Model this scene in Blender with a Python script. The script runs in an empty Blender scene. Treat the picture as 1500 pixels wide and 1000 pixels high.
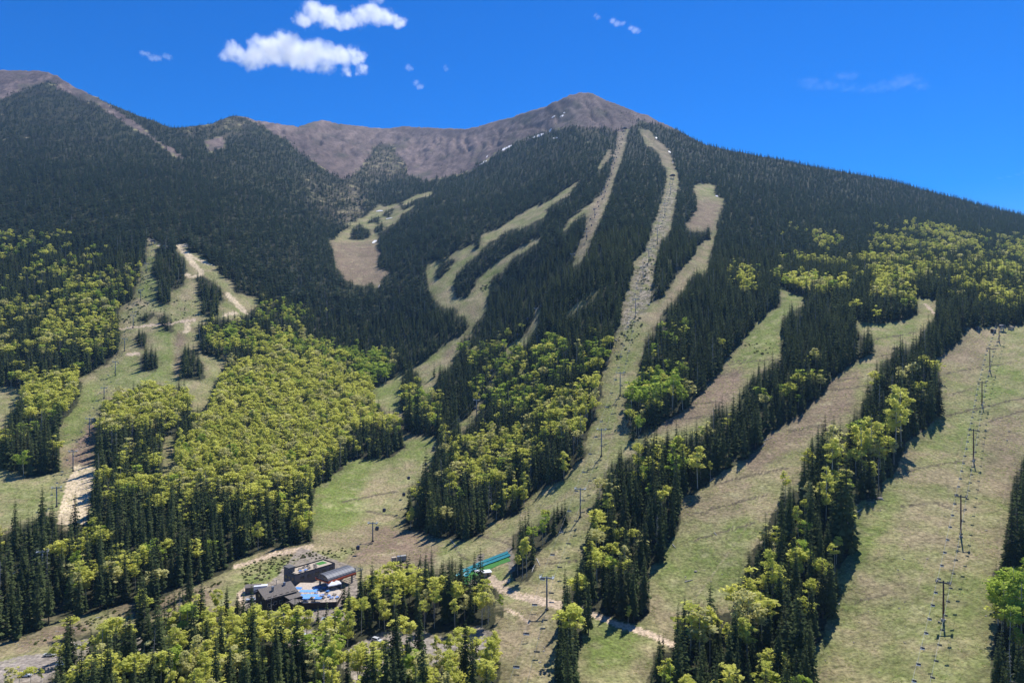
import bpy, bmesh, math, random
import numpy as np
from mathutils import Vector, Matrix
random.seed(7); rng = np.random.default_rng(11)
scene = bpy.context.scene
COL = scene.collection
F = 1000.0                       # focal length in photo pixels (24 mm lens on 36 mm)

# ------------------------------------------------------------------ noise
def _hash(ix, iy, seed):
    h = (ix * 374761393 + iy * 668265263 + seed * 974711) & 0xffffffff
    h = ((h ^ (h >> 13)) * 1274126177) & 0xffffffff
    return ((h ^ (h >> 16)) & 0xffff) / 65535.0
def vnoise(x, y, seed=0):
    x = np.asarray(x, float); y = np.asarray(y, float)
    xi = np.floor(x).astype(np.int64); yi = np.floor(y).astype(np.int64)
    fx = x - xi; fy = y - yi
    fx = fx*fx*(3-2*fx); fy = fy*fy*(3-2*fy)
    a = _hash(xi, yi, seed); b = _hash(xi+1, yi, seed); c = _hash(xi, yi+1, seed); d = _hash(xi+1, yi+1, seed)
    return (a*(1-fx)+b*fx)*(1-fy) + (c*(1-fx)+d*fx)*fy
def fbm(x, y, seed=0, octs=5):
    s = 0; a = .5; t = 0
    for i in range(octs):
        s = s + a*vnoise(x, y, seed+i*17); t += a; a *= .5
        x = x*2.03+3.1; y = y*2.03+7.7
    return s/t

# ------------------------------------------------------------------ skyline of the range and distance survey
SKY = [(-500,190),(-300,130),(-150,108),(-60,103),(0,102),(60,103),(70,104),(87,113),(110,127),(133,138),(167,154),(200,167),(233,179),(255,187),
 (267,186),(300,183),(325,174),(343,169),(360,172),(400,180),(437,184),(457,178),(472,175),(500,181),(540,186),(573,187),(593,184),
 (633,187),(683,188),(717,180),(750,170),(770,164),(800,155),(833,139),(850,134),(867,137),(900,150),(933,164),(950,169),(983,185),
 (1007,198),(1033,211),(1057,217),(1100,227),(1150,235),(1217,248),(1267,257),(1300,263),(1350,277),(1400,290),(1450,304),(1500,316),(1600,345),(1800,400),(2200,470)]
CTRL = {
 -250:[(1000,255),(930,300),(850,350),(750,430),(680,500),(600,600),(520,720),(440,880),(350,1080),(250,1500),(180,1950),(130,2400),(118,2500)],
 50:[(1000,255),(930,300),(850,360),(750,430),(680,510),(600,620),(520,740),(440,880),(350,1080),(250,1500),(180,1950),(130,2350),(103,2600)],
 250:[(1000,255),(930,300),(870,345),(800,400),(700,500),(600,640),(520,760),(460,850),(400,950),(360,1050),(300,1300),(230,1750),(186,2200)],
 400:[(1000,255),(870,340),(800,410),(740,480),(660,590),(580,730),(520,840),(450,970),(380,1150),(300,1500),(230,2000),(195,2350),(180,2550)],
 550:[(1000,255),(870,335),(820,385),(790,430),(740,500),(680,590),(600,745),(560,840),(500,960),(440,1080),(415,1180),(355,1500),(300,1900),(265,2150),(186,3000)],
 650:[(1000,255),(940,292),(870,345),(800,410),(770,450),(700,545),(640,640),(590,740),(530,860),(470,980),(420,1080),(350,1280),(300,1600),(262,2100),(187,2950)],
 750:[(1000,252),(900,305),(800,385),(740,460),(660,560),(590,680),(500,860),(420,1040),(340,1280),(270,1700),(225,2050),(205,2300),(170,2650)],
 850:[(1000,250),(880,312),(757,395),(665,480),(580,570),(500,690),(430,820),(350,1000),(250,1500),(190,2000),(134,2300)],
 950:[(1000,252),(900,305),(800,365),(700,430),(640,490),(560,580),(480,690),(420,800),(350,980),(270,1400),(220,1780),(190,2010),(170,2200)],
 1050:[(1000,256),(900,300),(800,350),(700,420),(640,480),(600,520),(550,590),(500,670),(440,790),(400,900),(350,1060),(300,1300),(270,1480),(216,2000)],
 1250:[(1000,250),(900,290),(800,335),(700,395),(600,480),(550,540),(500,620),(470,680),(440,760),(400,900),(350,1150),(300,1550),(255,2000)],
 1450:[(1000,232),(915,262),(785,330),(690,400),(600,480),(540,550),(497,620),(475,665),(440,760),(400,920),(360,1180),(320,1700),(304,2000)],
 1750:[(1000,232),(915,262),(785,330),(690,400),(600,480),(540,550),(497,620),(475,680),(440,860),(400,1400),(385,1900)],
}
_pu = []; _pd = []
for _u, _l in CTRL.items():
    for _v, _d in _l: _pu.append((_u/900.0, _v/500.0)); _pd.append(math.log(_d))
_pu = np.array(_pu); _pd = np.array(_pd)
def _tps(r2): return 0.5*r2*np.log(r2+1e-12)
_n = len(_pu); _r2 = ((_pu[:,None]-_pu[None])**2).sum(2)
_A = np.zeros((_n+3,_n+3)); _A[:_n,:_n] = _tps(_r2)+np.eye(_n)*4e-3
_A[:_n,_n] = 1; _A[:_n,_n+1:] = _pu; _A[_n,:_n] = 1; _A[_n+1:,:_n] = _pu.T
_w = np.linalg.solve(_A, np.concatenate([_pd, np.zeros(3)]))
def dist_field(u, v):
    P = np.stack([np.ravel(u)/900.0, np.ravel(v)/500.0], 1); out = np.empty(len(P))
    for i in range(0, len(P), 20000):
        q = P[i:i+20000]; r2 = ((q[:,None]-_pu[None])**2).sum(2)
        out[i:i+20000] = _tps(r2)@_w[:_n] + _w[_n] + q@_w[_n+1:]
    return np.exp(out).reshape(np.shape(u))

US = np.concatenate([np.arange(-700,-61,20), np.arange(-60,1561,2.4), np.arange(1580,2201,20)])
YS = np.concatenate([np.geomspace(30,235,26)[:-1], np.geomspace(235,3300,640), np.geomspace(3330,4300,22)])
NU, NY = len(US), len(YS)
_sky = np.interp(US, [a for a,b in SKY], [b for a,b in SKY])
_vt = np.linspace(0,1,181)**1.25
_cu = np.arange(-700,2201,25.0); _cs = np.interp(_cu, US, _sky)
_VV = _cs[:,None] + (1000-_cs[:,None])*_vt[None]; _UU = np.repeat(np.clip(_cu,-300,1800)[:,None], 181, 1)
_DD = dist_field(_UU, _VV)
_DD = np.maximum.accumulate(_DD[:,::-1],1)[:,::-1] + np.linspace(.9,0,181)[None]
_Z = np.zeros((NU,NY))
for i in range(NU):
    k = min(max((US[i]+700)/25.0,0),len(_cu)-1.001); k0=int(k); f=k-k0
    d = _DD[k0]*(1-f)+_DD[k0+1]*f
    v = _sky[i] + (1000-_sky[i])*_vt
    vy = np.interp(YS, d[::-1], v[::-1])
    z = (500-vy)/F*YS
    ylo, yhi = d[-1], d[0]
    zlo = (500-1000)/F*ylo; zhi = (500-v[0])/F*yhi
    z = np.where(YS<ylo, zlo-.01*(ylo-YS), z)
    z = np.where(YS>yhi, zhi-.42*(YS-yhi), z)
    _Z[i] = z
def _smooth_rows(Z, k):
    ker = np.exp(-np.linspace(-2,2,2*k+1)**2); ker /= ker.sum()
    Zp = np.pad(Z, ((0,0),(k,k)), mode='edge'); return np.stack([np.convolve(r, ker, 'valid') for r in Zp])
_Z = np.where(YS[None] < 1400, _smooth_rows(_Z, 5), _Z)
XG = (US[:,None]-750)/F*YS[None]; YG = np.repeat(YS[None], NU, 0)
_far = np.clip((YG-900)/1500,0,1)
_Z += (fbm(XG/45,YG/45,3,5)-.5)*(1.6+9*_far) + (fbm(XG/9,YG/9,5,3)-.5)*.5
# rocky gullies high on the range
_crest = np.array([YS[np.argmax(_Z[i])] for i in range(NU)])[:,None]
_rg = np.clip((_Z-420)/300,0,1)
_gul = np.abs(fbm(XG/48+(fbm(XG/160,YG/200,23,3)-.5)*3, YG/420, 21, 4)-.5)*2
_Z -= _rg*(1-np.clip(_gul*4,0,1))*(3+10*np.clip((_crest-YG)/160,0,1))
_Z += _rg*(np.abs(fbm(XG/30,YG/44,27,4)-.5)*-22+2.5)*np.clip((_crest-YG)/90,0,1)*np.clip((_crest+500-YG)/100,0,1)
def ground_z(x, y):
    x = np.asarray(x,float); y = np.asarray(y,float)
    u = 750+F*x/np.maximum(y,1)
    iu = np.clip(np.interp(u, US, np.arange(NU)),0,NU-1.001); iy = np.clip(np.interp(y, YS, np.arange(NY)),0,NY-1.001)
    a = iu.astype(int); b = iy.astype(int); fa = iu-a; fb = iy-b
    return (_Z[a,b]*(1-fa)+_Z[a+1,b]*fa)*(1-fb)+(_Z[a,b+1]*(1-fa)+_Z[a+1,b+1]*fa)*fb
def G(u, v):
    """where the sight line of a photo pixel meets the ground"""
    y = YS; x = (u-750)/F*y; z = ground_z(x,y); vv = 500-F*z/y
    ok = np.nonzero((vv[:-1]>=v)&(vv[1:]<v)&(y[:-1]>100))[0]
    if len(ok)==0: k = np.argmin(np.abs(vv-v)); yy = y[k]
    else:
        k = ok[0]; t = (vv[k]-v)/(vv[k]-vv[k+1]); yy = y[k]+t*(y[k+1]-y[k])
    xx = (u-750)/F*yy
    return Vector((float(xx), float(yy), float(ground_z(xx,yy))))

# ------------------------------------------------------------------ land-cover map (survey in photo pixels, projected on the ground)
PX0, PY0, PW, PH = -200, 0, 1900, 1120
def _fill(arr, poly, val, mode='set'):
    p = np.array(poly, float)-(PX0,PY0)
    x0,y0 = np.floor(p.min(0)).astype(int); x1,y1 = np.ceil(p.max(0)).astype(int)+1
    x0=max(x0,0); y0=max(y0,0); x1=min(x1,PW); y1=min(y1,PH)
    if x1<=x0 or y1<=y0: return
    X,Y = np.meshgrid(np.arange(x0,x1)+.5, np.arange(y0,y1)+.5)
    ins = np.zeros(X.shape,bool); n=len(p)
    for i in range(n):
        ax,ay = p[i]; bx,by = p[(i+1)%n]
        if ay==by: continue
        c = ((ay>Y)!=(by>Y)) & (X < (bx-ax)*(Y-ay)/(by-ay)+ax); ins ^= c
    s = arr[y0:y1,x0:x1]
    if callable(val): s[ins] = val(s[ins])
    else: s[ins] = val
def _line(arr, pts, w, val):
    for (ax,ay),(bx,by) in zip(pts[:-1],pts[1:]):
        x0=int(max(min(ax,bx)-w-PX0-1,0)); x1=int(min(max(ax,bx)+w-PX0+2,PW)); y0=int(max(min(ay,by)-w-PY0-1,0)); y1=int(min(max(ay,by)+w-PY0+2,PH))
        if x1<=x0 or y1<=y0: continue
        X,Y = np.meshgrid(np.arange(x0,x1)+.5+PX0, np.arange(y0,y1)+.5+PY0)
        dx,dy=bx-ax,by-ay; t=np.clip(((X-ax)*dx+(Y-ay)*dy)/(dx*dx+dy*dy+1e-9),0,1)
        d=np.hypot(X-ax-t*dx,Y-ay-t*dy); arr[y0:y1,x0:x1][d<w/2]=val
def _blur(a, k):
    for ax in (0,1):
        for _ in range(2):
            c = np.cumsum(np.pad(a, [(k+1,k) if i==ax else (0,0) for i in (0,1)], mode='edge'), axis=ax)
            a = (np.take(c, np.arange(2*k+1, c.shape[ax]), axis=ax)-np.take(c, np.arange(0, c.shape[ax]-2*k-1), axis=ax))/(2*k+1)
    return a
CLEAR = np.zeros((PH,PW),np.uint8); NOBASE = np.zeros((PH,PW),np.uint8)
COVER = [  # (1 = open ground, 0 = wooded) in order
 # left chairlift runs
 (1,[(216,350),(214,382),(206,398),(200,425),(194,442),(176,450),(171,468),(179,490),(174,508),(168,520),(158,533),(130,547),(113,553),(121,565),(118,577),(107,600),(95,613),(87,622),(88,690),(60,697),(40,700),(15,690),(0,683),(-120,690),(-160,760),(0,775),(15,768),(22,750),(32,764),(48,748),(60,738),(70,745),(84,765),(128,765),(132,735),(138,705),(141,684),(139,660),(143,618),(150,592),(153,585),(175,574),(200,567),(225,561),(258,562),(270,563),(279,585),(281,600),(300,600),(308,598),(309,575),(313,562),(325,545),(334,529),(300,520),(290,510),(289,470),(320,464),(345,462),(362,458),(376,450),(381,437),(365,433),(346,432),(344,418),(334,410),(322,400),(319,390),(306,385),(303,380),(290,372),(272,366),(276,358),(262,355),(256,366),(236,360),(228,350)]),
 (0,[(228,362),(250,358),(262,370),(272,380),(273,395),(268,420),(250,430),(249,446),(236,446),(226,436),(232,425),(224,405),(223,385)]),
 (0,[(288,398),(300,403),(312,413),(325,420),(328,442),(318,452),(318,462),(295,462),(297,445),(288,430)]),
 (0,[(204,543),(204,525),(212,510),(228,512),(232,530),(230,545)]),
 (0,[(262,556),(264,522),(276,500),(290,510),(300,540),(298,560)]),
 (0,[(226,463),(240,458),(250,462),(255,478),(252,488),(240,484)]),
 (0,[(198,505),(202,485),(212,483),(215,500),(210,512)]),
 (0,[(198,460),(205,454),(225,455),(228,465),(215,472),(200,470)]),
 (1,[(-120,560),(0,565),(20,567),(32,570),(28,585),(15,600),(12,625),(0,632),(-120,630)]),
 (1,[(239,640),(250,632),(256,645),(257,695),(238,700)]),
 # bowl and ravine
 (1,[(482,353),(487,362),(492,390),(500,398),(512,408),(530,416),(545,412),(553,421),(562,403),(573,397),(556,394),(553,385),(558,370),(551,360),(556,340),(566,332),(576,324),(587,318),(589,308),(584,298),(575,299),(565,303),(556,298),(545,308),(535,316),(520,325),(513,332),(498,340),(490,351)]),
 (0,[(513,350),(516,333),(527,326),(541,335),(544,347),(530,352)]),(0,[(547,340),(550,327),(561,325),(563,332),(556,340)]),(0,[(538,326),(543,317),(555,315),(556,324),(545,328)]),(0,[(561,316),(566,305),(575,303),(577,312),(570,319)]),
 # long runs down the middle
 (1,[(850,263),(830,276),(810,291),(795,298),(780,304),(765,313),(750,321),(735,332),(705,345),(692,357),(660,373),(625,390),(626,410),(633,432),(642,445),(665,448),(672,457),(682,466),(690,482),(697,470),(708,461),(716,452),(712,443),(717,425),(720,405),(728,397),(737,400),(741,386),(752,374),(768,362),(752,368),(742,374),(730,381),(715,396),(700,411),(690,425),(684,436),(667,437),(665,420),(668,401),(680,386),(690,378),(702,368),(718,352),(735,340),(752,333),(768,330),(780,325),(798,316),(803,308),(792,306),(805,301),(815,293),(832,284),(838,276)]),
 (0,[(640,404),(641,385),(655,376),(667,377),(665,387),(650,401),(645,411)]),(0,[(692,366),(695,354),(704,346),(706,360),(700,366)]),
 (1,[(683,483),(690,480),(693,490),(680,490),(674,497),(672,512),(664,526),(658,534),(642,538),(642,550),(640,562),(636,574),(622,578),(617,574),(616,556),(612,546),(603,541),(590,546),(587,560),(586,590),(590,600),(590,626),(600,636),(641,640),(634,670),(622,690),(612,706),(598,708),(600,725),(596,755),(588,770),(596,774),(620,783),(640,786),(680,793),(700,786),(716,765),(745,758),(760,750),(780,725),(815,706),(829,702),(830,690),(838,683),(852,674),(863,664),(860,650),(866,620),(872,612),(874,600),(876,590),(885,580),(881,560),(880,550),(893,530),(895,515),(904,485),(908,470),(910,455),(909,445),(912,440),(920,420),(925,405),(929,398),(928,387),(930,380),(945,368),(950,353),(955,340),(957,325),(963,315),(967,300),(972,288),(974,275),(976,262),(976,245),(969,240),(966,225),(956,215),(945,212),(942,200),(937,189),(950,190),(958,197),(963,206),(972,212),(981,222),(985,235),(990,247),(994,256),(994,266),(992,280),(990,295),(986,310),(983,330),(979,345),(968,350),(965,362),(962,380),(958,400),(956,415),(953,440),(953,450),(970,435),(978,425),(990,405),(1003,388),(1018,373),(1025,357),(1033,352),(1041,350),(1040,328),(1030,337),(1018,336),(1003,331),(1010,322),(1021,305),(1021,288),(1015,274),(1027,268),(1046,271),(1048,287),(1062,292),(1055,310),(1050,325),(1049,345),(1045,357),(1041,370),(1038,385),(1034,398),(1020,396),(1008,403),(1005,420),(995,426),(990,440),(978,439),(977,450),(970,457),(965,468),(958,477),(948,488),(944,505),(940,518),(937,540),(936,556),(922,558),(918,565),(916,585),(917,600),(918,620),(920,640),(926,646),(945,633),(962,630),(976,615),(1000,605),(1020,581),(1035,566),(1050,548),(1064,533),(1066,520),(1085,505),(1090,495),(1104,485),(1108,472),(1122,463),(1130,456),(1145,448),(1142,432),(1140,414),(1150,424),(1163,430),(1182,436),(1172,450),(1160,447),(1155,452),(1150,462),(1143,468),(1142,480),(1145,490),(1144,517),(1150,520),(1132,531),(1110,541),(1098,548),(1094,560),(1084,574),(1080,592),(1068,594),(1052,590),(1042,606),(1035,625),(1010,627),(990,630),(975,634),(960,637),(945,642),(935,651),(928,664),(915,671),(908,652),(903,670),(888,683),(880,715),(870,737),(866,770),(860,792),(853,815),(848,846),(838,853),(826,862),(822,876),(835,886),(820,890),(815,910),(818,940),(814,960),(812,1110),(720,1110),(735,985),(730,950),(724,937),(727,900),(737,905),(742,885),(735,868),(722,860),(712,838),(707,803),(700,815),(687,833),(672,826),(657,818),(645,832),(622,822),(613,818),(607,824),(588,822),(560,836),(530,848),(515,850),(500,880),(440,890),(385,890),(362,880),(350,873),(300,886),(290,872),(268,874),(240,890),(228,875),(205,878),(198,895),(190,915),(162,908),(112,925),(100,914),(80,952),(0,975),(-150,985),(-150,955),(0,942),(50,930),(75,912),(130,897),(190,884),(240,877),(265,862),(300,852),(340,833),(350,818),(380,808),(420,800),(459,794),(459,765),(456,735),(462,715),(480,704),(500,688),(510,674),(560,672),(576,668),(592,657),(591,642),(588,625),(587,612),(572,604),(558,597),(548,588),(547,570),(566,560),(580,552),(586,545),(603,539),(611,536),(622,530),(630,522),(643,511),(660,501),(676,491)]),
 (0,[(742,818),(743,790),(760,771),(776,758),(800,751),(820,737),(834,737),(837,760),(825,775),(812,790),(805,800),(790,806),(786,818),(787,832),(775,850),(755,851),(747,838)]),
 # lift line of the gondola, high
 (1,[(906,191),(921,191),(917,207),(912,226),(908,240),(903,255),(898,268),(893,285),(888,300),(882,315),(875,331),(866,350),(857,372),(848,386),(838,389),(842,376),(849,358),(857,336),(861,320),(855,309),(868,299),(873,289),(881,284),(887,270),(893,258),(895,245),(900,230),(902,215)]),
 # runs right
 (1,[(1343,436),(1372,438),(1371,463),(1357,476),(1352,482),(1345,500),(1340,493),(1333,505),(1320,498),(1310,506),(1303,521),(1296,531),(1282,530),(1280,556),(1270,566),(1265,580),(1259,600),(1250,600),(1247,622),(1242,640),(1220,619),(1203,634),(1190,641),(1183,652),(1178,672),(1173,692),(1171,720),(1160,717),(1148,699),(1143,732),(1136,745),(1118,776),(1108,797),(1098,812),(1092,835),(1076,870),(1070,897),(1055,899),(1035,886),(1010,882),(996,893),(992,915),(987,940),(965,950),(957,957),(954,977),(945,1000),(940,1110),(846,1110),(847,960),(852,940),(850,920),(860,905),(875,902),(906,907),(926,914),(942,907),(949,898),(951,830),(976,816),(974,806),(991,786),(997,755),(1000,727),(1012,723),(1032,714),(1055,693),(1085,676),(1110,656),(1118,645),(1130,631),(1155,619),(1175,606),(1190,591),(1206,580),(1210,566),(1225,551),(1238,539),(1255,529),(1270,523),(1282,517),(1280,497),(1277,483),(1270,482),(1264,491),(1254,481),(1254,466),(1265,472),(1290,476),(1330,468),(1345,461)]),
 (1,[(1412,480),(1430,481),(1450,479),(1500,477),(1700,476),(1750,560),(1600,640),(1500,668),(1490,692),(1480,712),(1478,742),(1476,762),(1472,800),(1469,822),(1455,838),(1452,852),(1450,872),(1457,892),(1460,920),(1455,945),(1448,962),(1452,1000),(1450,1110),(1185,1110),(1190,1000),(1191,946),(1206,932),(1213,912),(1216,892),(1226,883),(1228,862),(1227,835),(1241,815),(1249,802),(1247,770),(1250,746),(1262,735),(1290,735),(1296,705),(1310,697),(1313,682),(1321,666),(1327,650),(1346,636),(1362,626),(1377,606),(1379,580),(1380,560),(1375,537),(1366,530),(1382,519),(1394,511),(1406,501),(1413,492)]),
]
for _val,_p in COVER: _fill(CLEAR,_p,_val)
for _l,_w2 in [([(893,221),(885,236),(878,246)],5),([(870,298),(838,320),(826,336)],4),([(885,420),(855,438),(842,450),(831,460)],4),([(750,371),(770,360),(790,349)],4),
            ([(789,453),(781,480),(766,497),(746,508),(745,525)],7),([(732,543),(718,553)],4),([(706,590),(690,612),(680,621)],8),([(590,297),(610,288),(632,282)],4),([(588,311),(606,302)],3),
            ([(620,560),(640,545)],4),([(673,610),(678,640)],4)]:
    _line(CLEAR,_l,_w2,1)
# ground that carries no trunk but is seen through and between crowns (lots, roads, terraces)
for _p in [[(-150,955),(0,963),(40,957),(78,955),(100,968),(95,1000),(60,1110),(-150,1110)],[(515,945),(560,925),(620,925),(655,935),(700,915),(728,930),(735,960),(715,985),(660,975),(590,975),(520,1000),(500,975)],
           [(355,870),(400,848),(430,805),(470,800),(525,830),(525,880),(500,915),(420,905),(360,895)],[(672,820),(750,800),(755,835),(700,870),(672,865)],[(430,918),(490,925),(490,945),(420,945)],[(200,930),(245,930),(245,950),(200,955)],[(100,940),(130,935),(130,985),(100,985)]]:
    _fill(NOBASE,_p,1)
for _l in [[(838,886),(880,905),(950,925),(1000,950)]]: _line(NOBASE,_l,10,1)
ROCK = np.zeros((PH,PW),np.float32)
_fill(ROCK,[(345,150),(1015,100),(1022,199),(985,189),(955,181),(935,176),(925,187),(905,193),(885,187),(850,187),(830,186),(815,190),(790,196),(760,207),(735,221),(715,233),(700,242),(690,251),(665,256),(650,261),(640,262),(620,266),(600,258),(592,240),(575,215),(560,208),(548,215),(535,240),(515,258),(503,264),(493,259),(467,243),(443,225),(420,206),(400,194),(380,182),(360,174),(345,168)],1)
_fill(ROCK,[(-200,60),(65,60),(100,116),(130,136),(160,154),(185,172),(205,185),(232,207),(250,215),(274,233),(262,232),(240,218),(215,200),(190,185),(165,168),(140,152),(110,143),(90,131),(75,119),(50,126),(25,134),(0,146),(-200,180)],1)
_fill(ROCK,[(302,204),(328,200),(330,217),(311,222),(303,222)],1)
SPARSE = np.zeros((PH,PW),np.float32)
_fill(SPARSE,[(500,270),(520,262),(530,285),(540,300),(520,325),(505,335),(495,320),(490,290)],.65)
_fill(SPARSE,[(535,240),(555,208),(575,210),(597,240),(602,258),(560,268),(520,262)],.5)
_fill(SPARSE,[(260,180),(300,178),(345,165),(372,178),(360,200),(300,200),(270,196)],.4)
_fill(SPARSE,[(430,245),(480,262),(510,280),(500,330),(460,300)],.3)
_fill(SPARSE,[(905,165),(935,168),(950,185),(925,190)],.3)
_fill(SPARSE,[(840,180),(905,186),(900,205),(845,200)],.35)
KRUM = np.zeros((PH,PW),np.float32)   # scattered low trees on the bare slopes
_fill(KRUM,[(420,190),(480,195),(560,190),(660,200),(690,220),(650,255),(560,215),(470,215)],.2)
_fill(KRUM,[(700,200),(840,150),(960,178),(900,190),(760,206)],.13)
_fill(KRUM,[(0,110),(80,108),(130,140),(100,140),(70,120),(0,140)],.22)
_fill(KRUM,[(905,162),(940,164),(958,182),(926,186)],.7)
ASP = np.zeros((PH,PW),np.float32); BRI = np.zeros((PH,PW),np.float32)
for _p,_a,_b in [
 ([(-200,300),(0,335),(110,345),(212,395),(196,440),(120,450),(-200,450)],.14,.3),
 ([(-200,385),(0,385),(90,390),(170,430),(170,460),(60,440),(-200,450)],.32,.3),
 ([(-200,440),(0,450),(60,438),(120,448),(165,462),(178,492),(160,515),(80,520),(-200,540)],.68,.15),
 ([(-200,540),(0,535),(80,520),(160,515),(160,535),(110,552),(-200,570)],.22,.2),
 ([(30,545),(112,540),(116,575),(100,605),(40,625),(28,590)],.9,0),
 ([(0,620),(80,600),(100,600),(95,620),(70,690),(40,690)],.3,.4),
 ([(140,605),(160,577),(215,562),(272,563),(282,598),(262,612),(235,625),(150,620)],.92,0),
 ([(140,620),(262,612),(256,690),(225,740),(135,760)],.6,.1),
 ([(300,598),(310,575),(335,529),(370,512),(420,508),(470,525),(500,540),(548,560),(548,600),(588,604),(588,625),(540,615),(500,640),(480,662),(455,690),(400,702),(360,720),(300,702),(258,690),(256,640),(285,605)],.88,.05),
 ([(258,690),(300,700),(360,715),(455,690),(470,690),(455,740),(420,752),(370,760),(310,770),(238,750)],.66,.05),
 ([(-200,745),(130,755),(238,748),(310,770),(370,758),(455,740),(458,795),(300,850),(-200,930)],.3,.1),
 ([(500,640),(540,612),(592,625),(592,660),(510,672),(470,700)],.12,.1),
 ([(290,470),(345,461),(380,470),(430,475),(470,488),(500,498),(545,512),(580,530),(578,548),(548,560),(500,540),(470,525),(400,508),(350,512),(340,525),(300,512)],.75,.45),
 ([(370,440),(420,430),(500,468),(560,512),(500,498),(430,475),(380,470)],.35,.7),
 ([(500,505),(570,510),(582,530),(578,550),(540,560)],.8,.9),
 ([(660,490),(740,490),(830,470),(895,480),(890,540),(800,560),(700,560),(650,580)],.18,.5),
 ([(740,495),(790,480),(830,490),(885,500),(888,545),(830,560),(760,575),(735,560)],.5,.55),
 ([(690,560),(760,545),(830,560),(800,600),(720,605)],.45,.7),
 ([(798,575),(880,552),(886,580),(862,602),(850,625),(790,625)],.92,.05),
 ([(640,640),(700,618),(800,620),(805,650),(770,700),(720,735),(650,715)],.72,.02),
 ([(600,705),(650,715),(720,735),(770,700),(860,650),(850,670),(700,785),(596,770)],.2,.2),
 ([(600,560),(650,580),(640,635),(595,635)],.3,.5),
 ([(744,790),(800,748),(837,735),(837,765),(785,815),(787,850),(745,850)],.72,.7),
 ([(916,560),(960,540),(1010,543),(1006,562),(940,592),(918,588)],.92,.85),
 ([(918,588),(940,592),(940,640),(918,645)],.35,.5),
 ([(940,470),(1000,460),(1060,500),(1000,540),(945,540)],.07,.7),
 ([(1074,392),(1108,390),(1108,425),(1085,425)],.85,.2),
 ([(1140,392),(1180,393),(1250,403),(1256,420),(1200,426),(1140,412)],.8,.1),
 ([(1250,410),(1330,415),(1340,445),(1250,440)],.3,.1),
 ([(1150,335),(1260,345),(1270,385),(1150,375)],.28,.2),
 ([(1270,340),(1330,328),(1500,352),(1700,380),(1700,420),(1500,382),(1400,392),(1270,382)],.62,.12),
 ([(1275,380),(1350,392),(1352,432),(1275,412)],.6,.15),
 ([(1385,380),(1500,385),(1700,420),(1700,470),(1500,440),(1400,415)],.62,.12),
 ([(930,640),(1050,588),(1100,560),(1115,600),(1000,685),(925,700)],.55,.3),
 ([(1000,600),(1200,520),(1220,540),(1120,640),(1000,715)],.14,.4),
 ([(860,690),(955,688),(965,770),(860,845)],.55,.15),
 ([(955,690),(1000,680),(1000,760),(950,830)],.15,.2),
 ([(850,840),(960,800),(960,910),(850,900)],.2,.5),
 ([(1140,700),(1260,540),(1380,520),(1380,620),(1240,760),(1150,760)],.2,.1),
 ([(1070,760),(1250,740),(1240,1110),(1060,1110)],.34,.15),
 ([(985,880),(1070,880),(1070,1110),(940,1110)],.62,.1),
 ([(812,882),(850,870),(850,930),(812,940)],.5,.1),
 ([(1450,830),(1700,800),(1700,920),(1455,890)],.95,.95),
 ([(-200,930),(100,900),(300,880),(380,880),(520,860),(600,820),(740,850),(745,1110),(-200,1110)],.56,.06),
 ([(420,905),(520,915),(520,1110),(430,1110)],.7,.3),
]: _fill(ASP,_p,_a); _fill(BRI,_p,_b)
SPARSE=_blur(SPARSE,7); ASP=_blur(ASP,5); BRI=_blur(BRI,4)
def look(arr, u, v):
    return arr[np.clip((np.asarray(v)-PY0).astype(int),0,PH-1), np.clip((np.asarray(u)-PX0).astype(int),0,PW-1)]

# ------------------------------------------------------------------ materials
def new_mat(name):
    m = bpy.data.materials.new(name); m.use_nodes = True
    nt = m.node_tree; nt.nodes.clear(); return m, nt
def N(nt, t, **kw):
    n = nt.nodes.new(t)
    for k,v in kw.items():
        if k in n.inputs: n.inputs[k].default_value = v
        else: setattr(n,k,v)
    return n
def mat_plain(name, col, rough=.7, metal=0, var=.12, scale=1.5, spec=.3):
    m,nt = new_mat(name); L = nt.links.new
    out = N(nt,'ShaderNodeOutputMaterial'); b = N(nt,'ShaderNodeBsdfPrincipled'); b.inputs['Roughness'].default_value=rough; b.inputs['Metallic'].default_value=metal
    b.inputs['Specular IOR Level'].default_value=spec
    tc = N(nt,'ShaderNodeTexCoord'); no = N(nt,'ShaderNodeTexNoise'); no.inputs['Scale'].default_value=scale; no.inputs['Detail'].default_value=5
    mr = N(nt,'ShaderNodeMapRange'); mr.inputs[1].default_value=.3; mr.inputs[2].default_value=.7; mr.inputs[3].default_value=1-var; mr.inputs[4].default_value=1+var
    mx = N(nt,'ShaderNodeMix',data_type='RGBA',blend_type='MULTIPLY'); mx.inputs[0].default_value=1; mx.inputs[6].default_value=(*col,1)
    L(tc.outputs['Object'],no.inputs['Vector']); L(no.outputs['Fac'],mr.inputs[0]); L(mr.outputs[0],mx.inputs[7]); L(mx.outputs[2],b.inputs['Base Color']); L(b.outputs[0],out.inputs[0])
    return m
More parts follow.
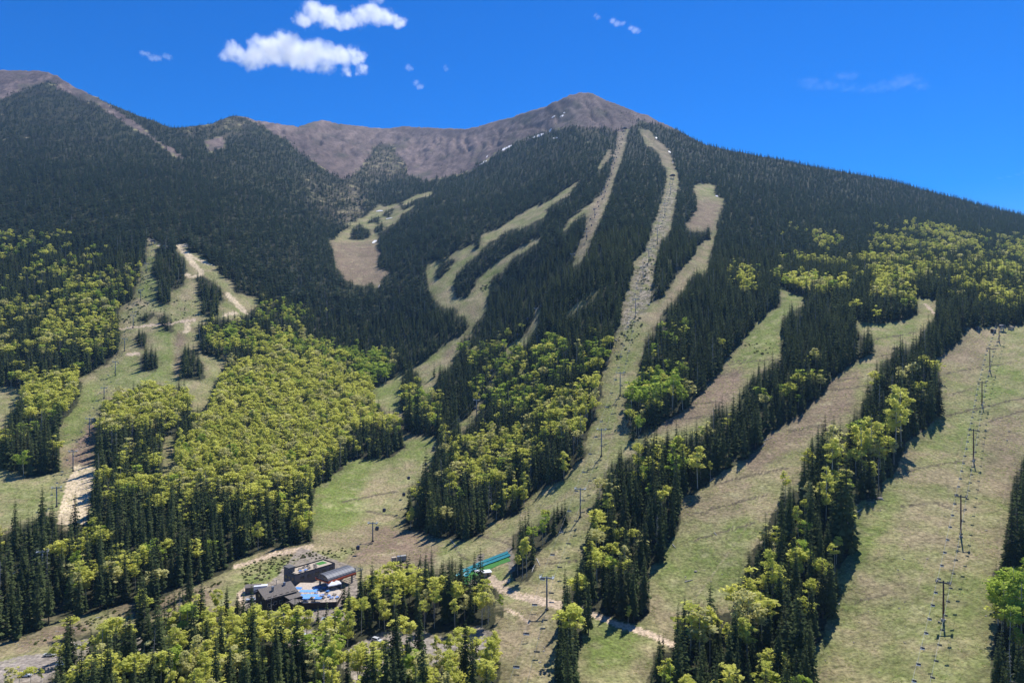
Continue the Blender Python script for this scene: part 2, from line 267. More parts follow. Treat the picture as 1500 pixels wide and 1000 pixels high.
def mat_leaf(name, lo, hi, trans=.35, tint=None, patch=.0):
    """foliage: colour differs from tree to tree and from spray to spray"""
    m,nt = new_mat(name); L = nt.links.new
    out = N(nt,'ShaderNodeOutputMaterial'); oi = N(nt,'ShaderNodeObjectInfo'); tc = N(nt,'ShaderNodeTexCoord')
    no = N(nt,'ShaderNodeTexNoise'); no.inputs['Scale'].default_value=9; no.inputs['Detail'].default_value=4
    L(tc.outputs['Object'],no.inputs['Vector'])
    ad = N(nt,'ShaderNodeMath',operation='ADD'); ad2 = N(nt,'ShaderNodeMath',operation='MULTIPLY'); ad2.inputs[1].default_value=.62
    mr = N(nt,'ShaderNodeMapRange'); mr.inputs[1].default_value=.3; mr.inputs[2].default_value=.7; mr.inputs[3].default_value=-.1; mr.inputs[4].default_value=.62
    L(no.outputs['Fac'],mr.inputs[0]); L(oi.outputs['Random'],ad2.inputs[0]); L(mr.outputs[0],ad.inputs[0]); L(ad2.outputs[0],ad.inputs[1])
    cr = N(nt,'ShaderNodeMix',data_type='RGBA'); cr.inputs[6].default_value=(*lo,1); cr.inputs[7].default_value=(*hi,1)
    L(ad.outputs[0],cr.inputs[0]); col = cr.outputs[2]
    if tint:
        th = N(nt,'ShaderNodeMath',operation='GREATER_THAN'); th.inputs[1].default_value=tint[0]
        fr = N(nt,'ShaderNodeMath',operation='FRACT'); mu = N(nt,'ShaderNodeMath',operation='MULTIPLY'); mu.inputs[1].default_value=17.31
        L(oi.outputs['Random'],mu.inputs[0]); L(mu.outputs[0],fr.inputs[0]); L(fr.outputs[0],th.inputs[0])
        m2 = N(nt,'ShaderNodeMix',data_type='RGBA'); m2.inputs[7].default_value=(*tint[1],1); ms = N(nt,'ShaderNodeMath',operation='MULTIPLY'); ms.inputs[1].default_value=tint[2]
        L(th.outputs[0],ms.inputs[0]); L(ms.outputs[0],m2.inputs[0]); L(col,m2.inputs[6]); col = m2.outputs[2]
    d = N(nt,'ShaderNodeBsdfDiffuse'); t = N(nt,'ShaderNodeBsdfTranslucent'); ms = N(nt,'ShaderNodeMixShader'); ms.inputs[0].default_value=trans
    L(col,d.inputs[0]); L(col,t.inputs[0]); L(d.outputs[0],ms.inputs[1]); L(t.outputs[0],ms.inputs[2]); L(ms.outputs[0],out.inputs[0])
    return m
M = {}
M['needle'] = mat_leaf('spruce_needles',(.030,.050,.021),(.140,.172,.066),.38,(.92,(.07,.06,.036),.5))
M['needle_far'] = mat_leaf('distant_needles',(.028,.050,.029),(.088,.118,.062),.3,(.95,(.07,.06,.045),.6))
M['aspen'] = mat_leaf('aspen_leaves',(.55,.585,.12),(.80,.78,.205),.6,(.83,(.68,.63,.36),.6))
M['bright'] = mat_leaf('fresh_aspen_leaves',(.34,.46,.07),(.54,.63,.12),.58)
M['bark'] = mat_plain('spruce_bark',(.085,.065,.05),.9,0,.3,6)
M['aspenbark'] = mat_plain('aspen_bark',(.42,.40,.34),.8,0,.25,7)
M['dead'] = mat_plain('dead_wood',(.26,.24,.22),.9,0,.25,5)
# ------------------------------------------------------------------ ground sheet
def ground_colours():
    T = globals()['T']
    X = XG.ravel(); Y = YG.ravel(); Z = _Z.ravel()
    u = 750+F*X/Y; v = 500-F*Z/Y
    n1 = vnoise(X/14,Y/14,40); n2 = vnoise(X/5,Y/5,41); n3 = fbm(X/60,Y/60,42,4); n4 = vnoise(X/3,Y/3,43); n5=fbm(X/18,Y/18,47,4); n6 = fbm(X/7,Y/7,49,3)
    ju = u+(n1-.5)*5+(n2-.5)*3; jv = v+(vnoise(X/11,Y/11,44)-.5)*4+(n4-.5)*2
    cl = look(CLEAR,ju,jv).astype(float); rk = np.clip((look(_blur(ROCK,2),ju,jv)+(fbm(X/25,Y/40,71,4)-.5)*1.1-.5)*4+.5,0,1)
    green = np.zeros((PH,PW),np.float32)+.35; brown = np.zeros((PH,PW),np.float32)
    for p,g in [([(455,690),(540,680),(520,770),(455,775)],1.0),([(500,650),(640,640),(630,670),(500,690)],.85),([(545,570),(600,550),(590,600),(550,600)],.8),([(620,510),(660,495),(670,505),(620,540)],.75),
                ([(850,910),(930,910),(930,1000),(850,1000)],.8),([(930,930),(1000,940),(960,1000),(930,1000)],.55),([(950,760),(1110,740),(1080,880),(980,900),(950,850)],.62),([(1100,470),(1150,440),(1150,520),(1070,540)],.8),([(1140,415),(1185,437),(1150,460)],.8),
                ([(1250,465),(1345,460),(1340,490),(1260,500)],.75),([(1220,720),(1300,690),(1330,740),(1260,830),(1220,800)],.75),([(1180,840),(1300,820),(1300,1000),(1180,1000)],.55),([(1440,540),(1500,530),(1500,580),(1430,590)],.8),([(1370,600),(1440,600),(1420,680),(1330,690)],.65),([(1300,800),(1460,820),(1450,1000),(1300,1000)],.55),
                ([(90,600),(140,560),(140,610),(95,660)],.8),([(150,540),(210,520),(260,500),(250,560),(150,570)],.6),([(0,690),(95,695),(90,760),(0,770)],.5),([(230,470),(270,480),(255,560),(230,560)],.8),([(215,370),(235,370),(225,440),(200,440)],.75),([(830,560),(900,540),(900,640),(850,680)],.5),([(900,480),(935,480),(925,540),(895,540)],.6),([(1020,275),(1062,275),(1050,300)],.6),([(700,400),(740,390),(700,440)],.75),([(490,340),(560,310),(520,350)],.4),([(625,390),(650,390),(640,430)],.5),
                ([(600,690),(640,690),(600,760)],.3),([(610,765),(760,765),(740,800),(600,790)],.45),([(350,800),(430,800),(420,850),(340,870)],.7),([(690,840),(745,820),(735,850),(672,870)],1.0),([(660,980),(735,960),(725,1000),(640,1000)],.9)]: _fill(green,p,g)
    for p,b in [([(255,488),(272,488),(266,520),(270,555),(253,552),(258,520)],.9),([(137,608),(145,612),(140,650),(138,684),(90,684),(95,668),(120,640)],1.0),([(985,560),(1090,535),(1080,590),(1000,625),(940,640)],.7),([(1150,560),(1260,540),(1250,600),(1100,700),(1080,690)],.65),([(1000,720),(1100,690),(1100,750),(960,770)],.4),
                ([(1370,480),(1450,480),(1440,540),(1380,540)],.5),([(1450,610),(1500,600),(1500,760),(1440,700)],.45),([(560,770),(640,780),(640,830),(500,830)],.7),([(480,353),(575,353),(575,420),(490,420)],.7),([(460,780),(560,770),(540,800),(455,800)],.5),([(590,590),(625,620),(620,640),(585,640)],.8),([(660,450),(715,440),(700,470)],.4),([(640,520),(670,500),(665,530)],.7),
                ([(900,190),(920,192),(870,340),(840,390)],.7),([(935,190),(980,200),(990,250),(970,240)],.5),([(1010,290),(1060,295),(1045,340),(1000,335)],.7),([(1030,360),(1045,360),(960,480),(945,470)],.4),([(720,890),(810,880),(810,1000),(720,1000)],.35),([(140,890),(330,850),(300,890),(200,900)],.7),([(30,930),(140,905),(120,930),(20,960)],.7),([(380,805),(460,790),(450,812),(360,825)],.8),([(1110,870),(1240,700),(1250,760),(1150,900)],.4)]: _fill(brown,p,b)
    green = _blur(green,7); brown = _blur(brown,5)
    g = look(green,ju,jv); b = look(brown,ju,jv)
    tan = np.array([.32,.262,.145]); grn = np.array([.165,.208,.050]); brn = np.array([.225,.160,.112]); straw = np.array([.43,.37,.21])
    gg = np.clip(g*1.15-.05+(n5-.5)*1.5+(n6-.5)*1.1,0,1)[:,None]; bb = np.clip(b*1.15+(n5-.5)*.6+(n4-.5)*.3,0,1)[:,None]
    C = tan*(1-gg)+grn*gg; C = C*(1-bb)+brn*bb
    st = np.clip((n6-.62)*5,0,1)[:,None]*.45; C = C*(1-st)+straw*st
    C *= (0.78+.26*n3+.26*n4)[:,None]
    # rubble under the lift line
    rub = np.zeros((PH,PW),np.float32)
    _fill(rub,[(985,265),(993,275),(978,345),(960,440),(935,470),(905,490),(910,460),(925,405),(945,370),(957,325),(972,290)],.75); _fill(rub,[(905,190),(920,195),(880,330),(845,390),(850,350),(880,290)],.4); _fill(rub,[(890,480),(905,480),(890,540),(880,550)],.5)
    rr = look(_blur(rub,3),u,v)[:,None]; stn = np.where((n4>.55)[:,None], np.array([.36,.30,.23]), np.array([.16,.14,.09])); m = rr*(n2>.35)[:,None]; C = C*(1-m)+stn*m
    # forest floor
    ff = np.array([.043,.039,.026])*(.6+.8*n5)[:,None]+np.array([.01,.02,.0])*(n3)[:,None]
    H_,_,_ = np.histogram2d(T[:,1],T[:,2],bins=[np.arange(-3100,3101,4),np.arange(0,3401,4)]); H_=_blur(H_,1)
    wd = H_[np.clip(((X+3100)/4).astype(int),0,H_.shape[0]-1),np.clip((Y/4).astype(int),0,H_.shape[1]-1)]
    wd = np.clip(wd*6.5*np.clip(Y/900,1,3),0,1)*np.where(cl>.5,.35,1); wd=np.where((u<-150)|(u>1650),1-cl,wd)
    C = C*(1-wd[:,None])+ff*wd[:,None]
    nb = look(NOBASE,u,v)[:,None]*(1-cl[:,None]); C = C*(1-nb)+np.array([.22,.19,.14])*(.8+.4*n4)[:,None]*nb
    # bare rock and scree
    low = np.clip((u-430)/120,0,1)*np.clip((620-u)/100,0,1)
    sc = np.clip(fbm(X/150,Z/170,61,4)*2.6-.8,0,1)
    stk=fbm(X/26,Z/150+Y/900,67,4); sc=np.clip(sc*.55+(stk-.45)*1.5,0,1)
    R = np.array([.130,.097,.088])[None]*(1-sc[:,None])+np.array([.265,.195,.165])[None]*sc[:,None]
    R = R*(.80+.40*n3)[:,None]*(1-.22*(n2>.6))[:,None]; R = R+low[:,None]*np.array([.03,.022,.012])
    gz = np.clip(fbm(X/55,Z/60,63,4)*5-2.75,0,1)[:,None]*.6; R = R*(1-gz)+np.array([.085,.085,.055])*gz
    up = np.clip((Z-560)/150,0,1)*(Y>1600); rk = np.maximum(rk, np.where(v<100,1,0))
    bare = look(_blur(SPARSE,4),ju+(n5-.5)*16,jv+(n3-.5)*16); bb2 = np.clip(bare*1.1*np.clip(n5*3-.7,.1,1),0,1)[:,None]*(1-cl[:,None])
    C = C*(1-bb2)+(R*.9+np.array([.02,.025,.0]))*bb2
    C = C*(1-rk[:,None])+R*rk[:,None]
    # tracks, mats, lots, water bars
    TK = np.zeros((PH,PW),np.uint8)
    def poly(p,k): _fill(TK,p,k)
    poly([(109,682),(141,684),(138,705),(132,735),(128,768),(84,768),(88,742),(98,706)],1)
    for l,w in [([(264,359),(276,360)],5),([(262,360),(272,372),(283,386),(297,402)],7),([(268,367),(288,380),(312,389)],4),([(296,402),(283,405),(271,403)],4),([(333,431),(345,444),(360,458)],7),([(328,461),(346,458)],5),([(216,350),(224,352)],4),([(231,360),(245,361)],3)]: _line(TK,l,w,1)
    poly([(270,472),(277,472),(280,486),(269,487)],1)
    for l,w in [([(720,848),(735,862),(760,872),(800,882),(838,890)],12),([(838,890),(900,912),(950,928),(1000,950)],9),([(740,892),(760,900),(775,912)],4),([(1355,445),(1372,462)],3),([(186,519),(205,518)],4),([(172,482),(240,475),(285,468)],3),([(455,800),(400,812),(345,830)],6),([(700,872),(720,855),(745,850)],5),([(360,885),(350,872),(365,860)],9)]: _line(TK,l,w,2)
    poly([(-150,962),(0,968),(40,958),(85,956),(85,980),(60,1000),(0,1000),(-150,1010)],3); poly([(500,955),(560,930),(640,935),(655,945),(700,922),(722,935),(728,955),(712,978),(660,970),(590,970),(520,1000)],3); poly([(420,920),(490,928),(490,945),(420,945)],3)
    poly([(355,872),(400,850),(440,800),(520,830),(525,870),(500,912),(420,905),(360,892)],4)
    WB = [[(1060,536),(1095,530),(1140,525)],[(1040,553),(1085,545)],[(1005,614),(1042,607)],[(1000,592),(1055,588)],[(975,618),(1050,608)],[(1065,530),(1100,526)],[(1230,557),(1282,549)],[(1210,573),(1276,563)],[(1155,631),(1210,622)],[(1050,708),(1100,696),(1155,685)],[(1010,751),(1042,752)],[(1018,791),(1060,778),(1105,766)],[(1040,746),(1125,724)],[(1385,547),(1425,540),(1480,531)],[(1397,577),(1430,566)],[(1430,600),(1460,592),(1480,586),(1510,582)],[(1385,609),(1430,598)],[(1450,617),(1500,601)],[(1330,690),(1365,682),(1412,675)],[(1318,741),(1372,736),(1402,749)],[(1250,883),(1298,870)],[(700,783),(760,800)],[(860,750),(870,748)],[(700,750),(770,735)],[(535,748),(600,760)],[(800,825),(848,820)],[(780,700),(800,690)],[(500,735),(580,720)],[(660,790),(672,812),(690,822)],[(1280,497),(1340,487)],[(1290,520),(1330,517)],[(1330,635),(1355,632)],[(860,600),(905,592)],[(870,640),(910,632)]]
    for l in [[(752,1000),(772,950),(792,900)],[(760,1000),(780,950),(799,900)],[(775,1000),(790,950),(803,900)],[(860,800),(885,700),(900,620)],[(1330,900),(1380,760),(1410,640)],[(940,520),(975,440),(1020,390)],[(1462,840),(1466,760),(1476,690)],[(1000,900),(1060,820),(1100,760)]]: _line(TK,l,2.2,6)
    for i,l in enumerate(WB):
        _line(TK,l,1.7 if l[0][1]<600 else 2.6,5)
    pal = {1:(.60,.48,.31),2:(.56,.43,.30),3:(.31,.265,.22),4:(.30,.25,.20),5:(.105,.085,.06),6:(.36,.29,.19)}
    tj = look(TK,u+(n4-.5)*2.2,v+(n2-.5)*1.8)
    for k,cv in pal.items():
        mm = (tj==k)&(rk<.5); a = (.8 if k==5 else .35 if k==6 else .9)*(.6+.4*(n4>.25)) if k!=1 else np.where(n6>.34,1,.65)
        if k==2: a = np.full(n4.shape,.95)
        a = np.broadcast_to(a,n4.shape)[mm][:,None]; C[mm] = C[mm]*(1-a)+np.array(cv)*(.85+.3*n2[mm])[:,None]*a
    return np.clip(C,0,1)
def build_ground():
    me = bpy.data.meshes.new('terrain'); nv = NU*NY
    co = np.stack([XG,YG,_Z],-1).reshape(-1,3).astype(np.float32)
    i = np.arange(NU-1)[:,None]*NY+np.arange(NY-1)[None]; q = np.stack([i,i+NY,i+NY+1,i+1],-1).reshape(-1,4)
    me.vertices.add(nv); me.vertices.foreach_set('co',co.ravel())
    me.loops.add(q.size); me.loops.foreach_set('vertex_index',q.ravel().astype(np.int32))
    me.polygons.add(len(q)); me.polygons.foreach_set('loop_start',np.arange(0,q.size,4,dtype=np.int32))
    me.polygons.foreach_set('use_smooth',np.ones(len(q),bool)); me.update(calc_edges=True)
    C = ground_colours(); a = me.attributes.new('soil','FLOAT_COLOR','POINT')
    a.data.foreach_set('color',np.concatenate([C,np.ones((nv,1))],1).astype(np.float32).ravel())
    m,nt = new_mat('mountain_ground'); L = nt.links.new
    out = N(nt,'ShaderNodeOutputMaterial'); b = N(nt,'ShaderNodeBsdfPrincipled'); b.inputs['Roughness'].default_value=.95; b.inputs['Specular IOR Level'].default_value=.08
    at = N(nt,'ShaderNodeAttribute',attribute_name='soil'); tc = N(nt,'ShaderNodeTexCoord')
    def noise(s,d,lo,hi):
        n = N(nt,'ShaderNodeTexNoise'); n.inputs['Scale'].default_value=s; n.inputs['Detail'].default_value=d; n.inputs['Roughness'].default_value=.65
        r = N(nt,'ShaderNodeMapRange'); r.inputs[1].default_value=.32; r.inputs[2].default_value=.68; r.inputs[3].default_value=lo; r.inputs[4].default_value=hi
        L(tc.outputs['Object'],n.inputs['Vector']); L(n.outputs['Fac'],r.inputs[0]); return n,r
    n1,r1 = noise(.6,7,.5,1.46); n2,r2 = noise(.06,5,.86,1.14)
    mu = N(nt,'ShaderNodeMath',operation='MULTIPLY'); L(r1.outputs[0],mu.inputs[0]); L(r2.outputs[0],mu.inputs[1])
    mx = N(nt,'ShaderNodeMix',data_type='RGBA',blend_type='MULTIPLY'); mx.inputs[0].default_value=1; L(at.outputs['Color'],mx.inputs[6]); L(mu.outputs[0],mx.inputs[7])
    n3 = N(nt,'ShaderNodeTexNoise'); n3.inputs['Scale'].default_value=.35; n3.inputs['Detail'].default_value=6; L(tc.outputs['Object'],n3.inputs['Vector'])
    bp = N(nt,'ShaderNodeBump'); bp.inputs['Strength'].default_value=.9; bp.inputs['Distance'].default_value=1.1; L(n3.outputs['Fac'],bp.inputs['Height']); L(bp.outputs[0],b.inputs['Normal'])
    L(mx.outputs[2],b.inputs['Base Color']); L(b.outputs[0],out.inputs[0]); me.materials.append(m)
    o = bpy.data.objects.new('terrain',me); COL.objects.link(o); o['kind']='structure'; return o

# ------------------------------------------------------------------ mesh helpers
class MB:
    def __init__(s): s.v=[]; s.f=[]; s.m=[]
    def face(s, pts, mi=0):
        k=len(s.v); s.v += [tuple(p) for p in pts]; s.f.append(tuple(range(k,k+len(pts)))); s.m.append(mi)
    def tube(s, pts, rads, n=6, mi=0, cap=True):
        rings=[]; pts=[Vector(p) for p in pts]
        for i,p in enumerate(pts):
            d = (pts[min(i+1,len(pts)-1)]-pts[max(i-1,0)]).normalized(); a = d.orthogonal().normalized() if abs(d.z)<.99 else Vector((1,0,0)); b = d.cross(a)
            a = b.cross(d).normalized(); k=len(s.v)
            for j in range(n):
                t=2*math.pi*j/n; s.v.append(tuple(p+(a*math.cos(t)+b*math.sin(t))*rads[i]))
            rings.append(k)
        for r0,r1 in zip(rings[:-1],rings[1:]):
            for j in range(n): s.f.append((r0+j,r0+(j+1)%n,r1+(j+1)%n,r1+j)); s.m.append(mi)
        if cap:
            s.f.append(tuple(range(rings[0]+n-1,rings[0]-1,-1))); s.m.append(mi); s.f.append(tuple(range(rings[-1],rings[-1]+n))); s.m.append(mi)
    def box(s, c, size, ax=None, mi=0):
        """box centred on c; ax = (x axis, y axis, z axis) unit vectors"""
        c=Vector(c); ax=ax or (Vector((1,0,0)),Vector((0,1,0)),Vector((0,0,1))); k=len(s.v)
        for sx in (-1,1):
            for sy in (-1,1):
                for sz in (-1,1): s.v.append(tuple(c+ax[0]*(sx*size[0]/2)+ax[1]*(sy*size[1]/2)+ax[2]*(sz*size[2]/2)))
        for f in ((0,1,3,2),(4,6,7,5),(0,4,5,1),(2,3,7,6),(0,2,6,4),(1,5,7,3)): s.f.append(tuple(k+i for i in f)); s.m.append(mi)
    def prism(s, poly, lo, hi, mi=0):
        """vertical prism over a ground outline (x, y)"""
        k=len(s.v); n=len(poly)
        s.v += [(p[0],p[1],lo) for p in poly]+[(p[0],p[1],hi) for p in poly]
        s.f.append(tuple(k+n-1-i for i in range(n))); s.f.append(tuple(k+n+i for i in range(n))); s.m += [mi,mi]
        for i in range(n): s.f.append((k+i,k+(i+1)%n,k+n+(i+1)%n,k+n+i)); s.m.append(mi)
    def mesh(s, name, mats, smooth=False):
        me=bpy.data.meshes.new(name); me.from_pydata(s.v,[],s.f)
        for m in (mats if isinstance(mats,(list,tuple)) else [mats]): me.materials.append(m)
        me.polygons.foreach_set('material_index',s.m)
        if smooth: me.polygons.foreach_set('use_smooth',[True]*len(s.f))
        me.update(); return me
    def build(s, name, mats, parent=None, smooth=False):
        o=bpy.data.objects.new(name,s.mesh(name,mats,smooth)); COL.objects.link(o); o.parent=parent; return o
def empty(name, loc, rz=0):
    o=bpy.data.objects.new(name,None); COL.objects.link(o); o.location=loc; o.rotation_euler=(0,0,rz); o.empty_display_size=.5; return o
def tag(o, label=None, cat=None, group=None, kind=None):
    for k,val in (('label',label),('category',cat),('group',group),('kind',kind)):
        if val: o[k]=val
    return o

# ------------------------------------------------------------------ tree meshes (unit height)
def conifer_crown(r, seed, whorls, per, base, detail=True, ragged=.3):
    rd=random.Random(seed); mb=MB(); lean=(rd.uniform(-.01,.01),rd.uniform(-.01,.01))
    for i in range(whorls):
        t=(i+rd.random()*.6)/whorls; z=base+(1-base)*t
        L0=r*((1-t)**.78)*(.55+.45*min(1,t*7+.35))+.008
        n=max(3,int(per*(1-.45*t)+.5)); ph=rd.random()*6.28
        for j in range(n):
            if rd.random()<.07: continue
            a=ph+6.283*j/n+rd.uniform(-.3,.3); L=L0*rd.uniform(1-ragged*1.3,1+ragged*.45)
            c,s_=math.cos(a),math.sin(a); dr=L*rd.uniform(.25,.7)*(1.15-t); wd=L*rd.uniform(.30,.46)+.004
            lift=rd.uniform(.0,.012)
            o=Vector((lean[0]*z,lean[1]*z,z+lift)); 
            def P(f,side,drop): return (o.x+c*L*f-s_*side, o.y+s_*L*f+c*side, o.z-dr*f**1.4-drop)
            if detail:
                hang=wd*rd.uniform(.35,.7)
                p0=P(.04,0,0); p1=P(.5,0,0); p2=P(1,0,-.004)
                for sg in (-1,1):
                    mb.face([p0,P(.38,sg*wd*.95,hang),p1]); mb.face([p1,P(.74,sg*wd*.8,hang*.9),p2])
            else:
                hang=wd*.6; p0=P(.03,0,0); p1=P(1,0,0)
                mb.face([p0,P(.62,wd,hang),p1]); mb.face([p0,p1,P(.62,-wd,hang)])
    mb.face([(lean[0]-.004,lean[1],.965),(lean[0]+.004,lean[1],.965),(lean[0],lean[1],1.0)]); mb.face([(lean[0],lean[1]-.004,.965),(lean[0],lean[1]+.004,.965),(lean[0],lean[1],1.0)])
    return mb
def conifer_trunk(mb, n=6, mi=0, top=.93):
    mb.tube([(0,0,-.06),(0,0,.3),(0,0,top)],[.0135,.010,.002],n,mi,False)
def aspen_parts(seed, clumps, leaves, size, base, rx, full=True):
    rd=random.Random(seed); tr=MB(); cr=MB()
    bx,by=rd.uniform(-.02,.02),rd.uniform(-.02,.02)
    tr.tube([(0,0,-.06),(bx,by,.35),(bx*1.6,by*1.6,.7),(bx*1.5,by*1.5,.93)],[.0105,.0085,.0055,.0015],6 if full else 4,0,False)
    cz=(1+base)/2; hz=(1-base)/2; cs=[]
    for i in range(clumps):
        for _ in range(30):
            x,y,z=rd.uniform(-1,1),rd.uniform(-1,1),rd.uniform(-1,1); q=x*x+y*y+z*z
            if .18<q<1: break
        w=1-.30*max(0,z)-.25*max(0,-z)
        p=Vector((bx*1.5+x*rx*w,by*1.5+y*rx*w,cz+z*hz*.93)); cs.append((p,rd.uniform(.35,1.35)*rx*.38))
        if full and i%2==0: tr.tube([(bx*1.5,by*1.5,p.z-.10*rd.uniform(.6,1.4)),tuple(p*1.0)],[.0042,.0012],3,0,False)
    for p,rad in cs:
        for k in range(leaves):
            d=Vector((rd.gauss(0,1),rd.gauss(0,1),rd.gauss(0,.75))).normalized()*rad*rd.uniform(.35,1.2); d.z*=.62; q=p+d
            nrm=(d.normalized()*.5+Vector((rd.gauss(.1,.5),rd.gauss(.2,.5),rd.gauss(1.0,.5)))).normalized(); a=nrm.orthogonal().normalized(); b=nrm.cross(a); s=size*rd.uniform(.6,1.3); rot=rd.random()*6.28
            a,b=a*math.cos(rot)+b*math.sin(rot),b*math.cos(rot)-a*math.sin(rot)
            if q.z>1.0: q.z=1.0-rd.random()*.03
            cr.face([q-a*s,q-b*s*.8,q+a*s,q+b*s*.8])
    return tr,cr
def dead_tree_mesh(seed):
    rd=random.Random(seed); mb=MB(); mb.tube([(0,0,-.05),(.01,0,.5),(.0,.01,1)],[.013,.009,.002],6)
    for i in range(34):
        z=rd.uniform(.2,.97); a=rd.random()*6.28; L=.10*(1-z)**.6*rd.uniform(.4,1.2)+.012; dz=rd.uniform(-.03,.02)
        mb.tube([(.005,0,z),(math.cos(a)*L,math.sin(a)*L,z+dz)],[.004,.001],3,0,False)
    return mb
CON_CROWN=[]; 
for k,(r,w,p,b,rg) in enumerate([(.135,30,9,.07,.30),(.115,32,8,.10,.34),(.155,28,9,.05,.28),(.125,30,8,.16,.40),(.145,27,8,.09,.36),(.105,33,8,.05,.30),(.17,26,9,.06,.30)]):
    CON_CROWN.append(conifer_crown(r,100+k,w,p,b,True,rg).mesh('crown',M['needle']))
_t=MB(); conifer_trunk(_t); CON_TRUNK=_t.mesh('trunk',M['bark'])
ASP_T=[]; ASP_C=[]; ASP_B=[]
for k,(cl,lv,sz,b,rx) in enumerate([(22,64,.0195,.45,.18),(28,56,.019,.36,.20),(17,66,.0195,.54,.15),(32,54,.019,.28,.21),(19,62,.020,.60,.20),(25,60,.019,.20,.17)]):
    tr,cr=aspen_parts(300+k,cl,lv,sz,b,rx); ASP_T.append(tr.mesh('trunk',M['aspenbark'])); ASP_C.append(cr.mesh('crown',M['aspen']))
    me=ASP_C[-1].copy(); me.materials.clear(); me.materials.append(M['bright']); ASP_B.append(me)
DEAD=[dead_tree_mesh(500+k).mesh('dead_tree',M['dead']) for k in range(3)]
# lighter versions for the far woods
def proto(mb, name, mats):
    return bpy.data.objects.new(name, mb.mesh(name,mats))
P_CON=[]
for k in range(5):      # middle distance
    mb=conifer_crown([.14,.12,.155,.13,.16][k],700+k,17,7,.07,False,.38); mb.m=[0]*len(mb.f); conifer_trunk(mb,4,1); P_CON.append(proto(mb,'spruce',[M['needle'],M['bark']]))
for k in range(4):      # far
    mb=conifer_crown([.16,.14,.18,.15][k],800+k,9,6,.04,False,.42); mb.m=[0]*len(mb.f); conifer_trunk(mb,3,1,.6); P_CON.append(proto(mb,'spruce',[M['needle_far'],M['bark']]))
for k in range(2): P_CON.append(proto(dead_tree_mesh(900+k),'spruce',[M['dead']]))
P_ASP=[]
def asp_proto(seed,cl,lv,sz,b,rx,mat):
    tr,cr=aspen_parts(seed,cl,lv,sz,b,rx,False); k=len(tr.v); n0=len(tr.f)
    tr.f+= [tuple(i+k for i in f) for f in cr.f]; tr.v+=cr.v; tr.m=[0]*n0+[1]*len(cr.f); return proto(tr,'aspen',[M['aspenbark'],mat])
for k in range(5): P_ASP.append(asp_proto(320+k,18,24,.031,[.45,.36,.5,.3,.55][k],[.19,.21,.17,.22,.2][k],M['aspen']))
for k in range(4): P_ASP.append(asp_proto(340+k,18,24,.031,[.35,.25,.4,.2][k],[.19,.21,.18,.2][k],M['bright']))
def scatter(name, pts, rz, sc, idx, protos):
    """one object of woodland: a point per tree, each point carrying one of the tree kinds"""
    c=bpy.data.collections.new(name+'_kinds')
    for o in protos: c.objects.link(o)
    order=sorted(range(len(protos)),key=lambda i:protos[i].name); inv=np.zeros(len(protos),int)
    for pos,i in enumerate(order): inv[i]=pos
    me=bpy.data.meshes.new(name); me.vertices.add(len(pts)); me.vertices.foreach_set('co',np.asarray(pts,np.float32).ravel())
    a=me.attributes.new('turn','FLOAT','POINT'); a.data.foreach_set('value',np.asarray(rz,np.float32))
    a=me.attributes.new('size','FLOAT_VECTOR','POINT'); a.data.foreach_set('vector',np.asarray(sc,np.float32).ravel())
    a=me.attributes.new('tree_kind','INT','POINT'); a.data.foreach_set('value',inv[np.asarray(idx,int)].astype(np.int32))
    o=bpy.data.objects.new(name,me); COL.objects.link(o)
    ng=bpy.data.node_groups.new(name,'GeometryNodeTree'); ng.interface.new_socket('Geometry',in_out='INPUT',socket_type='NodeSocketGeometry'); ng.interface.new_socket('Geometry',in_out='OUTPUT',socket_type='NodeSocketGeometry')
    nd=ng.nodes.new; L=ng.links.new; gi=nd('NodeGroupInput'); go=nd('NodeGroupOutput'); ip=nd('GeometryNodeInstanceOnPoints'); ci=nd('GeometryNodeCollectionInfo'); ci.inputs['Collection'].default_value=c; ci.inputs['Separate Children'].default_value=True; ci.inputs['Reset Children'].default_value=True
    def attr(nm,t):
        n=nd('GeometryNodeInputNamedAttribute'); n.data_type=t; n.inputs['Name'].default_value=nm; return next(s for s in n.outputs if s.enabled and s.name=='Attribute')
    cx=nd('ShaderNodeCombineXYZ'); L(attr('turn','FLOAT'),cx.inputs['Z'])
    L(gi.outputs[0],ip.inputs['Points']); L(ci.outputs[0],ip.inputs['Instance']); ip.inputs['Pick Instance'].default_value=True
    L(attr('tree_kind','INT'),ip.inputs['Instance Index']); L(cx.outputs[0],ip.inputs['Rotation']); L(attr('size','FLOAT_VECTOR'),ip.inputs['Scale']); L(ip.outputs[0],go.inputs[0])
    md=o.modifiers.new('trees','NODES'); md.node_group=ng; o['kind']='stuff'; return o
